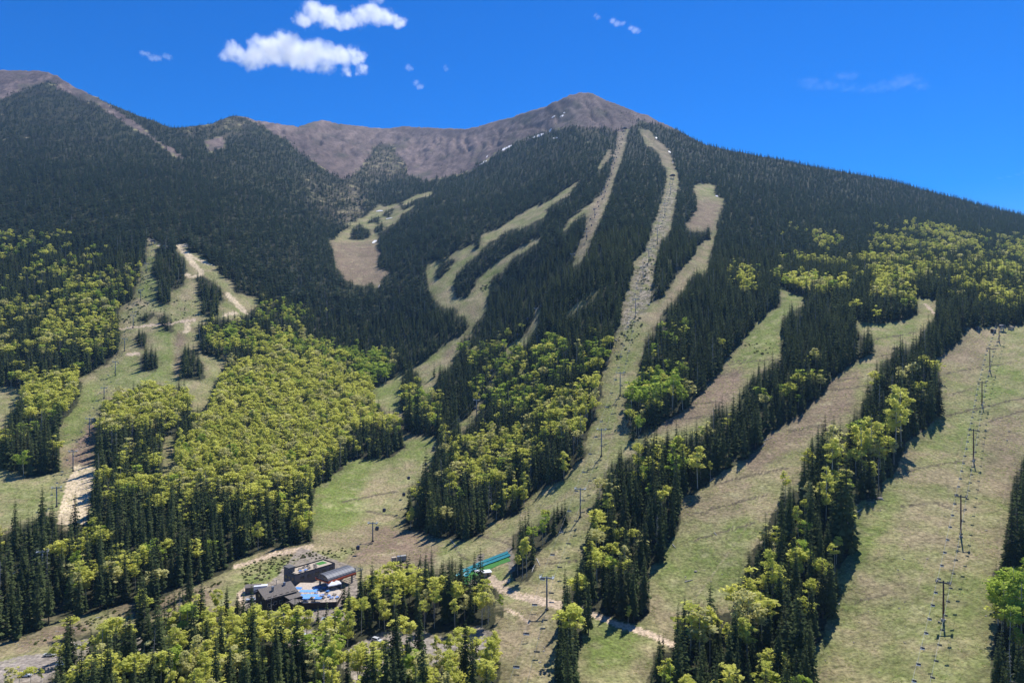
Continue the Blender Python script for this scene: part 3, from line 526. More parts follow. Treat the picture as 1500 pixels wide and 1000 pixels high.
# ------------------------------------------------------------------ plant the trees
def allowed(u, v, hp, slack=1.):
    """a trunk may stand here when its foot and its crown keep off the open ground"""
    ok = (look(CLEAR,u,v)==0)&(look(NOBASE,u,v)==0)&(look(ROCK,u+(vnoise(u/6,v/6,77)-.5)*9,v+(vnoise(u/5,v/5,78)-.5)*8)<.5)
    for f,du in ((.35,0),(.6,0),(.78,0),(.3,.06),(.3,-.06)): ok &= look(CLEAR,u+du*hp,v-f*hp*slack)==0
    return ok
TREES=[]   # kind, x, y, z, height, dens
def TUu(u,v): return np.where(v>870,u,1e4)
def plant():
    out=[]
    bands=[(185,330,5.8),(330,480,5.7),(480,720,5.6),(720,1100,5.6),(1100,1600,6.7),(1600,2300,7.9),(2300,3100,9.0)]
    for y0,y1,s in bands:
        x1=.92*y1; nx=int(2*x1/s); ny=int((y1-y0)/s)
        gx,gy=np.meshgrid(np.arange(nx),np.arange(ny)); n=gx.size
        x=-x1+(gx.ravel()+rng.random(n))*s; y=y0+(gy.ravel()+rng.random(n))*s
        z=ground_z(x,y); u=750+F*x/y; v=500-F*z/y
        k=(u>-170)&(u<1670)&(v<1105); x,y,z,u,v=x[k],y[k],z[k],u[k],v[k]; n=len(x)
        sv=np.interp(u,US,_sky); vis=(v>sv-6)
        asp=look(ASP,u,v-.0*v); 
        hgt=np.where(y<900,23.5,19.5)*np.clip(1.0-.48*np.clip((z-100)/650,0,1),.5,1.2)
        rnd=rng.random(n); h=hgt*(.46+.78*rnd**.85)
        hp=h/y*F
        pa=look(ASP,u,v-.62*hp); pa=np.where(pa<.72,pa*np.where(y<520,np.where(TUu(u,v)<745,.9,np.where(u<520,.7,.42)),.82),pa); ia=rng.random(n)<np.where(pa>.74,pa,np.where(fbm(x/np.where(y<700,22,34),y/np.where(y<700,22,60),91,3)>np.where(y<700,.5,.54),pa**.55,pa**3.2))
        h=np.where(ia,hgt*np.where(pa>.74,.58,.56)*(.85+.55*rng.random(n)),h); h=np.where((pa>.6)&~ia,h*np.where(rng.random(n)<.6,.72,1.0),h); hp=h/y*F
        slack=rng.uniform(.62,1.12,n); ok=allowed(u,v,hp,slack)
        for cut in (.66,.46):       # shorter trees where the wood thins out to its edge
            o2=allowed(u,v,hp*cut,slack)&~ok&(rng.random(n)<.6); h=np.where(o2,h*cut,h); hp=np.where(o2,hp*cut,hp); ok|=o2
        ok&=vis
        den=1-look(SPARSE,u,v)
        den*=np.where(ia,.95,.62+.75*fbm(x/30,y/30,95,3)-.25*(fbm(x/11,y/11,97,2)>.62))
        ok&=rng.random(n)<den
        br=rng.random(n)<look(BRI,u,v-.62*hp)
        kind=np.where(ia,np.where(br,2,1),0)
        dead=(~ia)&(rng.random(n)<np.where(z>150,.008,.03)); kind=np.where(dead,3,kind)
        out.append(np.stack([kind,x,y,z,h],1)[ok])
        # stunted trees on the bare slopes
        kr=look(KRUM,u,v); ok2=(rng.random(n)<kr*np.where(fbm(x/60,y/60,93,3)>.52,1.6,.3))&(look(ROCK,u,v)>.3)&vis
        if ok2.any(): out.append(np.stack([np.zeros(n),x,y,z,h*.42],1)[ok2])
    return np.concatenate(out)
T=plant()
# trees surveyed one by one: (photo column, tip row, foot row, kind)   0 spruce 1 aspen 2 fresh-green aspen 3 dead
LISTED=[(98,912,1012,0),(186,921,985,0),(228,870,938,0),(204,880,930,0),(197,926,990,0),(242,940,1000,0),(145,931,962,0),(287,862,945,0),(268,868,905,0),(233,945,1005,0),
 (616,814,918,0),(611,832,915,0),(658,815,908,0),(653,830,905,0),(684,818,886,0),(708,800,880,0),(704,822,882,0),(529,843,872,0),(504,848,888,0),(511,850,890,0),(562,840,912,0),(575,838,912,0),(474,892,930,0),(572,930,985,0),(556,967,1010,0),(618,926,990,0),(491,893,925,0),
 (1172,866,1010,0),(1186,905,1010,0),(1168,880,990,0),(1240,655,805,0),(1232,672,800,0),(1279,680,728,0),(1265,690,716,0),(1287,660,716,3),(1220,818,885,0),(1205,815,905,0),(1147,697,760,0),(1156,708,765,0),(1178,665,740,0),(1190,640,735,0),(1212,632,700,0),(1249,600,690,0),(1110,800,860,0),(1123,770,850,0),(1145,730,830,0),(1080,860,905,0),(1085,850,900,0),(1174,845,905,0),(1195,800,870,0),
 (961,953,985,0),(1003,893,985,0),(1000,905,990,0),(930,830,897,0),(945,850,900,0),(938,845,898,0),(870,735,800,0),(907,652,700,0),(862,845,930,0),(857,850,925,0),(828,862,888,0),(826,900,1000,0),(835,905,1000,0),(822,895,990,0),(843,910,965,0),
 (599,703,762,0),(614,695,770,0),(624,655,765,0),(642,712,785,0),(655,725,785,0),(688,735,783,0),(700,730,780,0),(707,742,782,0),(735,680,756,0),(756,630,700,0),
 (22,750,815,0),(48,745,800,0),(61,738,790,0),(78,742,790,0),(110,718,790,0),(8,618,685,0),(66,625,690,0),(83,638,690,0),(146,610,690,0),(225,655,705,0),(232,660,705,0),(143,662,720,0),(155,690,735,0),
 (1490,720,830,0),(1482,735,850,0),(1475,760,840,0),(1498,690,800,0),(1462,925,1010,0),(1492,930,1030,0),(1498,960,1040,0),
 (600,560,630,0),(612,545,632,0),(592,555,600,0),(636,527,552,0),(1270,478,520,0),(1114,445,470,0),(1033,398,460,0),(1018,398,455,0),
 (1090,580,625,0),(1042,600,640,0),(1360,470,520,0),(1372,468,515,0),(1376,545,610,0),(1245,610,690,0),
 (150,926,962,1),(165,905,955,1),(178,912,950,1),(245,890,940,1),(272,893,935,1),(12,970,1015,1),(28,973,1000,1),(45,975,1000,1),(60,978,1010,1),(85,931,975,1),(120,935,960,1),(256,888,935,1),
 (583,902,945,1),(599,905,950,1),(525,935,1000,1),(545,950,1005,1),(706,862,918,1),(715,868,915,1),(734,870,906,2),(472,925,990,2),(485,922,1000,2),(490,935,1000,2),(640,930,985,1),(676,912,975,1),(690,920,980,1),(660,945,1000,1),
 (568,822,862,1),(580,822,862,1),(592,824,862,1),(604,826,866,1),(540,842,885,1),(550,838,880,1),(635,845,905,1),(640,838,895,1),(395,888,935,1),(415,885,940,1),(432,887,940,1),(450,890,945,1),(380,885,930,1),(405,895,950,1),
 (1010,882,970,1),(1025,890,975,1),(1040,888,972,1),(1095,900,985,1),(1100,855,960,1),(1118,862,950,1),(1130,800,900,1),(1125,950,1010,1),(1140,955,1010,1),(1170,740,800,1),(1210,672,760,1),(1218,640,720,1),(1222,618,690,1),(1268,598,690,1),(1263,605,688,1),(1275,600,680,1),(1312,580,665,1),(1320,560,655,1),(1098,830,905,1),
 (921,850,920,1),(920,885,918,1),(845,840,895,1),(832,885,960,1),(840,888,955,1),(838,884,945,1),(760,785,850,1),(765,790,848,1),(772,785,845,1),(1022,650,715,1),(770,690,732,1),(757,700,740,1),(826,655,700,1),
 (1470,830,930,2),(1485,820,940,2),(1462,845,915,2),(1496,835,950,2),(1478,880,960,2),(1490,890,960,2),(1000,560,600,2),(985,545,600,2),(960,555,605,2),(925,562,610,2),(936,608,645,2)]
for u,vt,vb,k in LISTED:
    p=G(u,min(vb,1090)); h=(vb-vt)/F*p.y
    d=np.hypot(T[:,1]-p.x,T[:,2]-p.y); T=T[d>2.6]; T=np.vstack([T,[k,p.x,p.y,p.z,h]])
TU=750+F*T[:,1]/T[:,2]; TV=500-F*T[:,3]/T[:,2]; HP=T[:,4]/T[:,2]*F
KIND=T[:,0].astype(int)
build_ground()
# which trees stand largest in the picture: those become objects of their own
inview=(TU>-HP*.14)&(TU<1500+HP*.14)&(TV-HP*.93<1000)
# rough visibility from the camera: nearer crowns hide farther ones
_hid=np.zeros(len(T),bool); _buf=np.full((260,376),0.0)   # cover so far, 4 px cells
for i in np.argsort(T[:,2]):
    if T[i,2]>900: break
    if not inview[i]: continue
    hw=HP[i]*(.10 if KIND[i]==0 else .15 if KIND[i]<3 else .03); x0=int(max((TU[i]-hw)/4,0)); x1=int(min((TU[i]+hw)/4+1,376)); y0=int(max((TV[i]-HP[i])/4,0)); y1=int(min(TV[i]/4+1,250))
    if x1<=x0 or y1<=y0: continue
    s=_buf[y0:y1,x0:x1]; _hid[i]=(s<.6).mean()<.22
    _buf[y0:y1,x0:x1]=np.minimum(1,s+(.8 if KIND[i]==0 else .55 if KIND[i]<3 else .1))
def largest(mask,n):
    k=np.nonzero(mask&inview&~_hid)[0]; return k[np.argsort(-HP[k])][:n]
IND_C=largest(KIND==0,300); IND_A=largest((KIND==1)|(KIND==2),300); IND_D=largest(KIND==3,60)
single=np.zeros(len(T),bool); single[IND_C]=True; single[IND_A]=True; single[IND_D]=True
# ---- labels that single a tree out: where it stands, how it compares, its turn within its row
PLACES=[('in the bottom left parking wood',lambda u,v:u<330 and v>905),('beside the lodge parking lot',lambda u,v:330<=u<525 and v>870),('between lodge and tubing lanes',lambda u,v:525<=u<745 and 800<v<930),
 ('around the lower gravel lot',lambda u,v:500<=u<750 and v>=930),('on the bank above left road',lambda u,v:u<470 and 790<=v),('in wood left of base meadow',lambda u,v:130<=u<600 and 640<=v),('beside the far left straw mats',lambda u,v:u<330 and 560<=v),
 ('in wedge beside the base meadow',lambda u,v:580<=u<865 and 590<=v<800),('in small grove beside middle lift',lambda u,v:735<=u<842 and 735<=v<870),('in lone clump by dirt road',lambda u,v:805<=u<856 and v>860),
 ('in strip above the dirt road',lambda u,v:842<=u<1010 and v<935),('in bottom clump beyond dirt road',lambda u,v:930<=u<1075 and v>=880),('in strip left of brown towers',lambda u,v:1060<=u<1260 and v>=690),('at the right picture edge',lambda u,v:u>=1430 and v>600),
 ('in upper strip near brown towers',lambda u,v:1195<=u<1440),('in strip between two brown runs',lambda u,v:930<=u<1260)]
def place(u,v):
    for s,f in PLACES:
        if f(u,v): return s
    return 'in the forest on the middle slope'
ORD=['first','second','third','fourth','fifth','sixth','seventh','eighth','ninth','tenth','eleventh','twelfth','thirteenth','fourteenth','fifteenth','sixteenth','seventeenth','eighteenth','nineteenth','twentieth']
def label_trees(ids, what):
    bins={}; lab={}
    hs=np.array([T[i,4] for i in ids]); q1,q2=np.quantile(hs,[.33,.7]); by={}
    for i in ids: by.setdefault(place(TU[i],min(TV[i],999)),[]).append(i)
    for pl,l in by.items():
        vv=sorted(TV[i] for i in l); a,b=(vv[len(vv)//3],vv[2*len(vv)//3]) if len(vv)>5 else (-1,1e9)
        for i in l:
            row='' if len(l)<=5 else ('back row ' if TV[i]<a else 'front row ' if TV[i]>b else 'middle row ')
            sz='short ' if T[i,4]<q1 else 'tall ' if T[i,4]>q2 else 'mid-height '
            bins.setdefault((pl,row,sz,KIND[i]),[]).append(i)
    for (pl,row,sz,k),l in bins.items():
        l.sort(key=lambda i:TU[i]); n=len(l); w=what(k)
        for j,i in enumerate(l):
            if n==1: lab[i]=f'{row}{sz}{w} {pl}'
            elif j==0: lab[i]=f'leftmost {row}{sz}{w} {pl}'
            elif j==n-1: lab[i]=f'rightmost {row}{sz}{w} {pl}'
            elif j<=n//2: lab[i]=f'{ORD[min(j,19)]} {row}{sz}{w} from left {pl}'
            else: lab[i]=f'{ORD[min(n-1-j,19)]} {row}{sz}{w} from right {pl}'
    return lab
LB=label_trees(IND_C,lambda k:'dark spruce'); LB.update(label_trees(IND_A,lambda k:'fresh green aspen' if k==2 else 'yellow-green aspen')); LB.update(label_trees(IND_D,lambda k:'bare dead trunk'))
def plant_single(i, name, parts, cat, group, wide):
    o=empty(name,(T[i,1],T[i,2],T[i,3]-.1),rng.random()*6.28); h=T[i,4]; w=h*wide; o.scale=(w,w,h); tag(o,LB[i],cat,group)
    for nm,me in parts:
        c=bpy.data.objects.new(nm,me); COL.objects.link(c); c.parent=o
for i in IND_C: plant_single(i,'spruce_tree',[('trunk',CON_TRUNK),('crown',CON_CROWN[int(rng.integers(len(CON_CROWN)))])],'conifer tree','spruces standing near the lodge and lower runs',rng.uniform(.78,1.12)*(1.15 if T[i,4]<12 else 1))
for i in IND_A:
    k=int(rng.integers(len(ASP_C))); plant_single(i,'aspen_tree',[('trunk',ASP_T[k]),('crown',(ASP_B if KIND[i]==2 else ASP_C)[k])],'aspen tree','aspens in spring leaf near the lodge and lower runs',rng.uniform(.78,1.12))
for n_,i in enumerate(IND_D):
    o=bpy.data.objects.new('dead_tree',DEAD[n_%3]); COL.objects.link(o); o.location=(T[i,1],T[i,2],T[i,3]); o.rotation_euler=(rng.uniform(-.05,.05),rng.uniform(-.05,.05),rng.random()*6.28); h=T[i,4]*.9; o.scale=(h,h,h); tag(o,LB[i],'dead tree','bare dead trees among the spruces')
rest=~single
def bulk(mask,name,label,cat,isasp):
    q=T[mask]; kd=KIND[mask]; n=len(q); y=q[:,2]
    if isasp: idx=np.where(kd==2,5+rng.integers(0,4,n),rng.integers(0,5,n)); w=rng.uniform(1.1,1.55,n)
    else: idx=np.where(kd==3,9+rng.integers(0,2,n),np.where(y<1000,rng.integers(0,5,n),5+rng.integers(0,4,n))); w=rng.uniform(.8,1.15,n)*np.where(y>1000,1.45,1.05)
    h=q[:,4]; sc=np.stack([h*w,h*w,h],1); tag(scatter(name,q[:,1:4]-[0,0,.15],rng.random(n)*6.28,sc,idx,P_ASP if isasp else P_CON),label,cat)
bulk(rest&((KIND==0)|(KIND==3)),'conifer_forest','dense dark conifer forest covering the mountainsides between the ski runs','forest',False)
bulk(rest&((KIND==1)|(KIND==2)),'aspen_woodland','yellow-green aspen woodland spreading across the lower slopes','woodland',True)
print('TREES',len(T),'single',len(IND_C),len(IND_A),len(IND_D),'min px',HP[IND_C].min(),HP[IND_A].min())
# ------------------------------------------------------------------ chairlifts
M['rust']=mat_plain('rusty_brown_paint',(.20,.085,.06),.6,.2,.2,3); M['steel']=mat_plain('galvanised_steel',(.27,.30,.34),.45,.5,.12,3); M['darksteel']=mat_plain('dark_steel',(.05,.055,.065),.5,.4,.15,3)
M['pale']=mat_plain('pale_metal',(.50,.55,.58),.4,.3,.1,4); M['black']=mat_plain('black_rubber',(.025,.025,.027),.8,0,.1,4); M['rope']=mat_plain('steel_rope',(.16,.17,.18),.5,.6,.1,4); M['concrete']=mat_plain('concrete',(.34,.33,.30),.9,0,.15,2)
M['navy']=mat_plain('dark_blue_paint',(.022,.035,.085),.35,.1,.1,3); M['glass']=mat_plain('dark_glass',(.02,.03,.04),.08,0,.05,2,.6)
Zup=Vector((0,0,1))
def tower_mast(style,h):
    mb=MB(); r0,r1=(.42,.27) if style=='rust' else (.45,.30); mb.tube([(0,0,-1.5),(0,0,h*.5),(0,0,h)],[r0,(r0+r1)/2,r1],10); return mb
def lift_tower(top, base, along, style, label, group, wide):
    """mast, crossarm with a sheave train at each end, catwalks, footing"""
    h=top-base.z; t=empty('lift_tower',base,math.atan2(along.y,along.x)); tag(t,label,'lift tower',group)
    mt=M['rust'] if style=='rust' else M['steel']
    tower_mast(style,h).build('mast',mt,t,True)
    f=MB(); f.tube([(0,0,-1.2),(0,0,.55)],[.95,.85],10); f.build('footing',M['concrete'] if style=='rust' else M['black'],t)
    c=MB(); c.box((0,0,h+.05),(.42,wide,.42)); c.box((0,0,h+.55),(.2,.5,.7)); c.box((0,-wide*.27,h-.35),(.16,wide*.5,.14),(Vector((1,0,0)),Vector((0,math.cos(.22),math.sin(.22))),Vector((0,-math.sin(.22),math.cos(.22))))); c.box((0,wide*.27,h-.35),(.16,wide*.5,.14),(Vector((1,0,0)),Vector((0,math.cos(-.22),math.sin(-.22))),Vector((0,-math.sin(-.22),math.cos(-.22))))); c.build('crossarm',M['darksteel'] if style=='rust' else M['steel'],t)
    for s in (-1,1):
        w=MB(); w.box((0,s*wide/2,h-.05),(2.6,.16,.28))
        for k in range(-2,3): w.tube([(k*.5,s*wide/2-.1,h-.28),(k*.5,s*wide/2+.1,h-.28)],[.2,.2],8)
        w.build('sheave_train',M['darksteel'],t)
        g=MB()
        for e in (-.35,.35): g.box((0,s*(wide/2)+e,h+1.0),(2.6,.07,.07)); g.box((0,s*(wide/2)+e,h+.5),(2.6,.05,.05))
        for xx in (-1.3,0,1.3):
            for e in (-.35,.35): g.box((xx,s*(wide/2)+e,h+.55),(.06,.06,.95))
        g.box((0,s*(wide/2),h+.19),(2.6,.75,.05)); g.build('catwalk',M['pale'] if style!='rust' else M['darksteel'],t)
    l=MB(); 
    for e in (-.2,.2): l.box((-.55,e,h/2),(.05,.05,h))
    for k in range(int(h/.4)): l.box((-.55,0,.3+k*.4),(.04,.4,.04))
    l.build('ladder',M['darksteel'],t)
    return t
def chair_parts(width, seat, frame, back):
    h=MB(); h.tube([(0,0,0),(-.25,0,-.5),(-.3,0,-1.9)],[.04,.04,.04],5); h.tube([(-.3,-width/2,-1.9),(-.3,width/2,-1.9)],[.035,.035],5)
    for s in (-1,1): h.tube([(-.3,s*width/2,-1.9),(-.3,s*width/2,-2.65),(.28,s*width/2,-2.7)],[.03,.03,.03],5)
    s=MB(); s.box((0,0,-2.62),(.55,width*.96,.11)); s.box((.26,0,-2.66),(.06,width*.94,.14))
    b=MB(); b.box((-.33,0,-2.30),(.08,width*.96,.52))
    return [('hanger',h.mesh('hanger',frame)),('seat',s.mesh('seat',seat)),('backrest',b.mesh('backrest',back))]
def lift(name, pts, top_pts, style, wide, spacing, parts, single, tlabel, clabel, tgroup, cgroup, towers, cat='chair', start=0., far=650, clr=M['rope'], seatname='lift_chair', skip=None):
    """pts: feet, top_pts: heights of the rope at each tower"""
    tops=[Vector((p.x,p.y,z)) for p,z in zip(pts,top_pts)]
    dirs=[(Vector((tops[min(i+1,len(tops)-1)].x-tops[max(i-1,0)].x,tops[min(i+1,len(tops)-1)].y-tops[max(i-1,0)].y,0))).normalized() for i in range(len(tops))]
    n=0
    for i in towers:
        lift_tower(tops[i].z,pts[i],dirs[i],style,tlabel(n,len(towers)),tgroup,wide); n+=1
    lines=[]
    for s in (-1,1):
        ln=[]
        for i in range(len(tops)-1):
            a=tops[i]+Vector((dirs[i].y,-dirs[i].x,0))*(s*wide/2); b=tops[i+1]+Vector((dirs[i+1].y,-dirs[i+1].x,0))*(s*wide/2); d=(b-a).length
            m=max(4,int(d/6))
            for k in range(m): 
                f=k/m; p=a.lerp(b,f); p.z-=4*f*(1-f)*d*.012+.35; ln.append(p)
        lines.append(ln)
    c=MB()
    for ln in lines: c.tube(ln,[.035]*len(ln),4,0,False)
    tag(c.build('lift_cable',clr),f'thin pair of steel haul ropes of the {name}','cable')
    k=0
    for side,ln in enumerate(lines):
        acc=start+(spacing*.45 if side else 0); nxt=acc; run=0; j=0
        for a,b in zip(ln[:-1],ln[1:]):
            d=(b-a).length
            while nxt<run+d:
                p=a.lerp(b,(nxt-run)/d); nxt+=spacing*random.uniform(.97,1.03)
                u=750+F*p.x/p.y; v=500-F*(p.z-2.4)/p.y
                if not(-30<u<1530 and v<1015) or (skip and skip(u,v)): continue
                az=math.atan2((b-a).y,(b-a).x)+(math.pi if side==0 else 0)
                lb=clabel(side,j); j+=1
                if p.y<far:
                    r=empty(seatname,p,az); tag(r,lb,cat,cgroup)
                    for nm,me in parts:
                        o=bpy.data.objects.new(nm,me); COL.objects.link(o); o.parent=r
                else:
                    o=bpy.data.objects.new(seatname,single); COL.objects.link(o); o.location=p; o.rotation_euler=(0,0,az); tag(o,lb,cat,cgroup)
            run+=d
def join_parts(parts):
    mb=MB(); mats=[]
    for nm,me in parts:
        k=len(mb.v); mi=len(mats); mats.append(me.materials[0]); mb.v+=[tuple(v.co) for v in me.vertices]
        for p in me.polygons: mb.f.append(tuple(i+k for i in p.vertices)); mb.m.append(mi)
    return mb.mesh('lift_chair',mats)
def nth(n): 
    return ORD[n] if n<20 else ['twenty-','thirty-','forty-','fifty-','sixty-','seventy-'][(n+1)//10-2]+ORD[(n+1)%10-1] if (n+1)%10 else {30:'thirtieth',40:'fortieth',50:'fiftieth',60:'sixtieth',70:'seventieth'}[n+1]
def feet(lst):
    P=[];H=[]
    for u,vb,vt in lst:
        p=G(u,vb); P.append(p); H.append((500-vt)/F*p.y)
    return P,H
def below(P,H,y,u,drop):
    x=(u-750)/F*y; z=float(ground_z(x,y)); return [Vector((x,y,z))]+P,[z+drop]+H
# right slope, rust-brown towers
P,H=feet([(1382,908,853),(1407.5,786,727),(1426,675,630),(1438.5,593,560),(1450,543,511),(1463.5,501,475),(1466,485,474)])
P,H=below(P,H,188,1330,14)
ch=chair_parts(1.35,M['pale'],M['steel'],M['darksteel'])
lift('brown tower chairlift',P,H,'rust',4.6,11.5,ch,join_parts(ch),lambda n,t:f'{nth(n)} rust-brown lift tower from the bottom of the right slope',
  lambda s,j:f'{nth(j)} chair from bottom on {"right" if s else "left"} rope of the brown tower lift','towers of the right slope chairlift','chairs on the brown tower lift',[1,2,3,4,5,6])
# middle slope, grey towers with wide crossarms
P,H=feet([(801,893,846),(850,757,716),(881,668,629),(908.5,579,546),(931,464,438),(942,410,391),(950.5,384,365),(963,358,334),(974,316,298),(982,285,270),(985,264,257)])
P,H=below(P,H,205,742,13)
quad=chair_parts(2.3,M['pale'],M['steel'],M['darksteel'])
lift('long middle chairlift',P,H,'grey',5.8,24,quad,join_parts(quad),lambda n,t:f'{nth(n)} grey lift tower from the bottom of the long middle run',
  lambda s,j:f'{nth(j)} four-seat chair from bottom on {"right" if s else "left"} rope of the middle lift','towers of the long middle lift','chairs on the long middle lift',list(range(1,11)),start=12)
# left slope
P,H=feet([(-40,905,868),(62,850,808),(83,742,714),(107,690,661),(131,638,613),(152.5,583,568),(169,550,530),(182.5,514,496),(195,480,462),(206,440,425),(214,400,386),(222,362,352)])
lift('left slope chairlift',P,H,'grey',4.8,21,ch,join_parts(ch),lambda n,t:f'{nth(n)} blue-grey lift tower from the bottom of the left run',
  lambda s,j:f'{nth(j)} small chair from bottom on {"right" if s else "left"} rope of the left lift','towers of the left run chairlift','chairs on the left run lift',list(range(1,11)),start=5)
# gondola from the base terminal to the shoulder of the peak
cb=MB(); 
for (z0,z1,a,b_) in ((-4.1,-2.9,.78,.95),(-2.9,-2.1,.95,.88),(-2.1,-1.75,.88,.55)):
    k=len(cb.v); cb.v+=[(sx*a,sy*a,z0) for sx,sy in ((-1,-1),(1,-1),(1,1),(-1,1))]+[(sx*b_,sy*b_,z1) for sx,sy in ((-1,-1),(1,-1),(1,1),(-1,1))]
    cb.f+=[(k+i,k+(i+1)%4,k+4+(i+1)%4,k+4+i) for i in range(4)]; cb.m+=[0]*4
    if z0==-4.1: cb.f.append((k+3,k+2,k+1,k)); cb.m.append(0)
cb.f.append((len(cb.v)-4,len(cb.v)-3,len(cb.v)-2,len(cb.v)-1)); cb.m.append(0)
hg=MB(); hg.tube([(0,0,0),(-.2,0,-.6),(0,0,-1.75)],[.06,.06,.06],6)
wn=MB()
for s in (-1,1): wn.box((s*.955,0,-2.5),(.05,1.35,.62)); wn.box((0,s*.955,-2.5),(1.35,.05,.62))
cabin=[('shell',cb.mesh('shell',M['navy'])),('hanger',hg.mesh('hanger',M['steel'])),('window',wn.mesh('window',M['glass']))]
P,H=feet([(512,838,824),(546,793,766),(610,716,684),(655,660,630),(698,612,586),(742,520,500),(785,470,452),(810,424,411),(838,384,372),(859,352,339),(871,319,306),(885,288,277),(900,240,232),(914,196,188)])
lift('gondola line',P,H,'grey',5.2,62,cabin,join_parts(cabin),lambda n,t:f'{nth(n)} gondola tower from the base, standing on the gondola line',
  lambda s,j:f'{nth(j)} dark blue gondola cabin from the base on {"right" if s else "left"} rope','gondola towers up to the peak','gondola cabins on the line',[1,4,6,8,9,10,11,12],cat='gondola cabin',start=30,seatname='gondola_cabin',far=520)
# summit and mid stations
def station(u,v,wd,label,dome=True,col=None,mast=6.):
    p=G(u,v); r=empty('lift_station',p,.4); tag(r,label,'lift station'); m=MB()
    m.box((0,0,mast+.2),(wd,wd*.55,.5)); 
    n=8
    for a,b_ in zip(range(n),range(1,n+1)):
        t0,t1=math.pi*a/n,math.pi*b_/n
        m.face([(wd/2*math.cos(t0),-wd*.3,mast+.45+wd*.3*math.sin(t0)),(wd/2*math.cos(t1),-wd*.3,mast+.45+wd*.3*math.sin(t1)),(wd/2*math.cos(t1),wd*.3,mast+.45+wd*.3*math.sin(t1)),(wd/2*math.cos(t0),wd*.3,mast+.45+wd*.3*math.sin(t0))])
    for s in (-1,1): m.face([(wd/2*math.cos(math.pi*a/n),s*wd*.3,mast+.45+wd*.3*math.sin(math.pi*a/n)) for a in range(n+1)])
    m.build('hood',col or M['darksteel'],r,False)
    for s in (-1,1): 
        l=MB(); l.tube([(s*wd*.32,0,-2),(s*wd*.32,0,mast)],[.55,.45],8); l.build('leg',M['steel'],r)
    b=MB(); b.tube([(0,-wd*.42,mast-.3),(0,-wd*.42,mast-.05)],[wd*.22,wd*.22],14); b.build('bullwheel',M['rust'],r)
    return p
station(985,262,11,'dark domed lift station at the top of the long middle run')
station(915,192,12,'dark domed gondola station just below the bare peak')
station(224,358,7,'small lift station at the top edge of the left run',mast=4)
station(1468,485,6,'dark lift station where the brown tower lift ends by the trees',mast=4)
def hut(name,u,v,w,d,h,wall,roof,label,cat='hut',rz=.3,pitch=.35,door=True):
    p=G(u,v); r=empty(name,p,rz); tag(r,label,cat); m=MB(); m.box((0,0,h/2-.6),(w,d,h+1.2)); m.build('wall',wall,r)
    q=MB(); e=.35
    q.face([(-w/2-e,-d/2-e,h),(w/2+e,-d/2-e,h),(w/2+e,0,h+d*pitch),(-w/2-e,0,h+d*pitch)]); q.face([(-w/2-e,d/2+e,h),(-w/2-e,0,h+d*pitch),(w/2+e,0,h+d*pitch),(w/2+e,d/2+e,h)])
    for s in (-1,1): q.face([(s*w/2,-d/2,h),(s*w/2,d/2,h),(s*w/2,0,h+d*pitch-.05)])
    q.build('roof',roof,r)
    if door:
        k=MB(); k.box((w*.2,-d/2-.04,1.0),(.9,.08,2.0)); k.build('door',M['darksteel'],r); k=MB(); k.box((-w*.2,-d/2-.03,1.5),(.9,.06,.8)); k.build('window',M['glass'],r)
    return r
M['brownwood']=mat_plain('dark_brown_siding',(.050,.036,.028),.8,0,.25,4); M['greyroof']=mat_plain('weathered_shingle_roof',(.165,.143,.122),.9,0,.3,2.5); M['tanwall']=mat_plain('tan_boards',(.46,.38,.28),.8,0,.15,2); M['white']=mat_plain('white_paint',(.74,.75,.76),.5,0,.06,2)
M['deck']=mat_plain('deck_boards',(.50,.42,.33),.8,0,.2,1.2); M['blue']=mat_plain('bright_blue_plastic',(.10,.30,.72),.4,0,.08,2); M['lightblue']=mat_plain('pale_blue_plastic',(.20,.42,.78),.4,0,.1,2); M['orange']=mat_plain('orange_red_fascia',(.55,.10,.03),.45,0,.1,2); M['turf']=mat_plain('green_artificial_turf',(.055,.20,.035),.9,0,.2,1); M['teal']=mat_plain('teal_tube_matting',(.02,.22,.25),.5,0,.2,.8)
M['stonewall']=mat_plain('grey_block_wall',(.13,.125,.12),.85,0,.2,1.5); M['barrel']=mat_plain('grey_metal_roof',(.13,.135,.15),.55,.25,.12,.7)
hut('lift_hut',1455,487,3.5,3,2.6,M['brownwood'],M['greyroof'],'tiny dark hut beside the top of the brown tower lift')
hut('lift_hut',1481,483,4,3,2.4,M['tanwall'],M['greyroof'],'tiny pale roofed shed right of the brown tower lift top')
hut('lift_hut',1432,483,3,3,2.2,M['navy'],M['greyroof'],'tiny bluish shed at the tree edge above the right slope')
# ------------------------------------------------------------------ base lodge
def axes(deg): a=math.radians(deg); return Vector((math.cos(a),math.sin(a),0)),Vector((-math.sin(a),math.cos(a),0)),Zup
class Site:
    """local frame on a building plot: X along, Y across, Z up from the plot"""
    def __init__(s,p,deg): s.o=Vector(p); s.deg=deg
    def root(s,name,label,cat,group=None): return tag(empty(name,s.o,math.radians(s.deg)),label,cat,group)
BASEZ=G(455,872).z
def site(u,v,deg,z=None):
    p=G(u,v); p.z=BASEZ if z is None else z; return Site(p,deg)
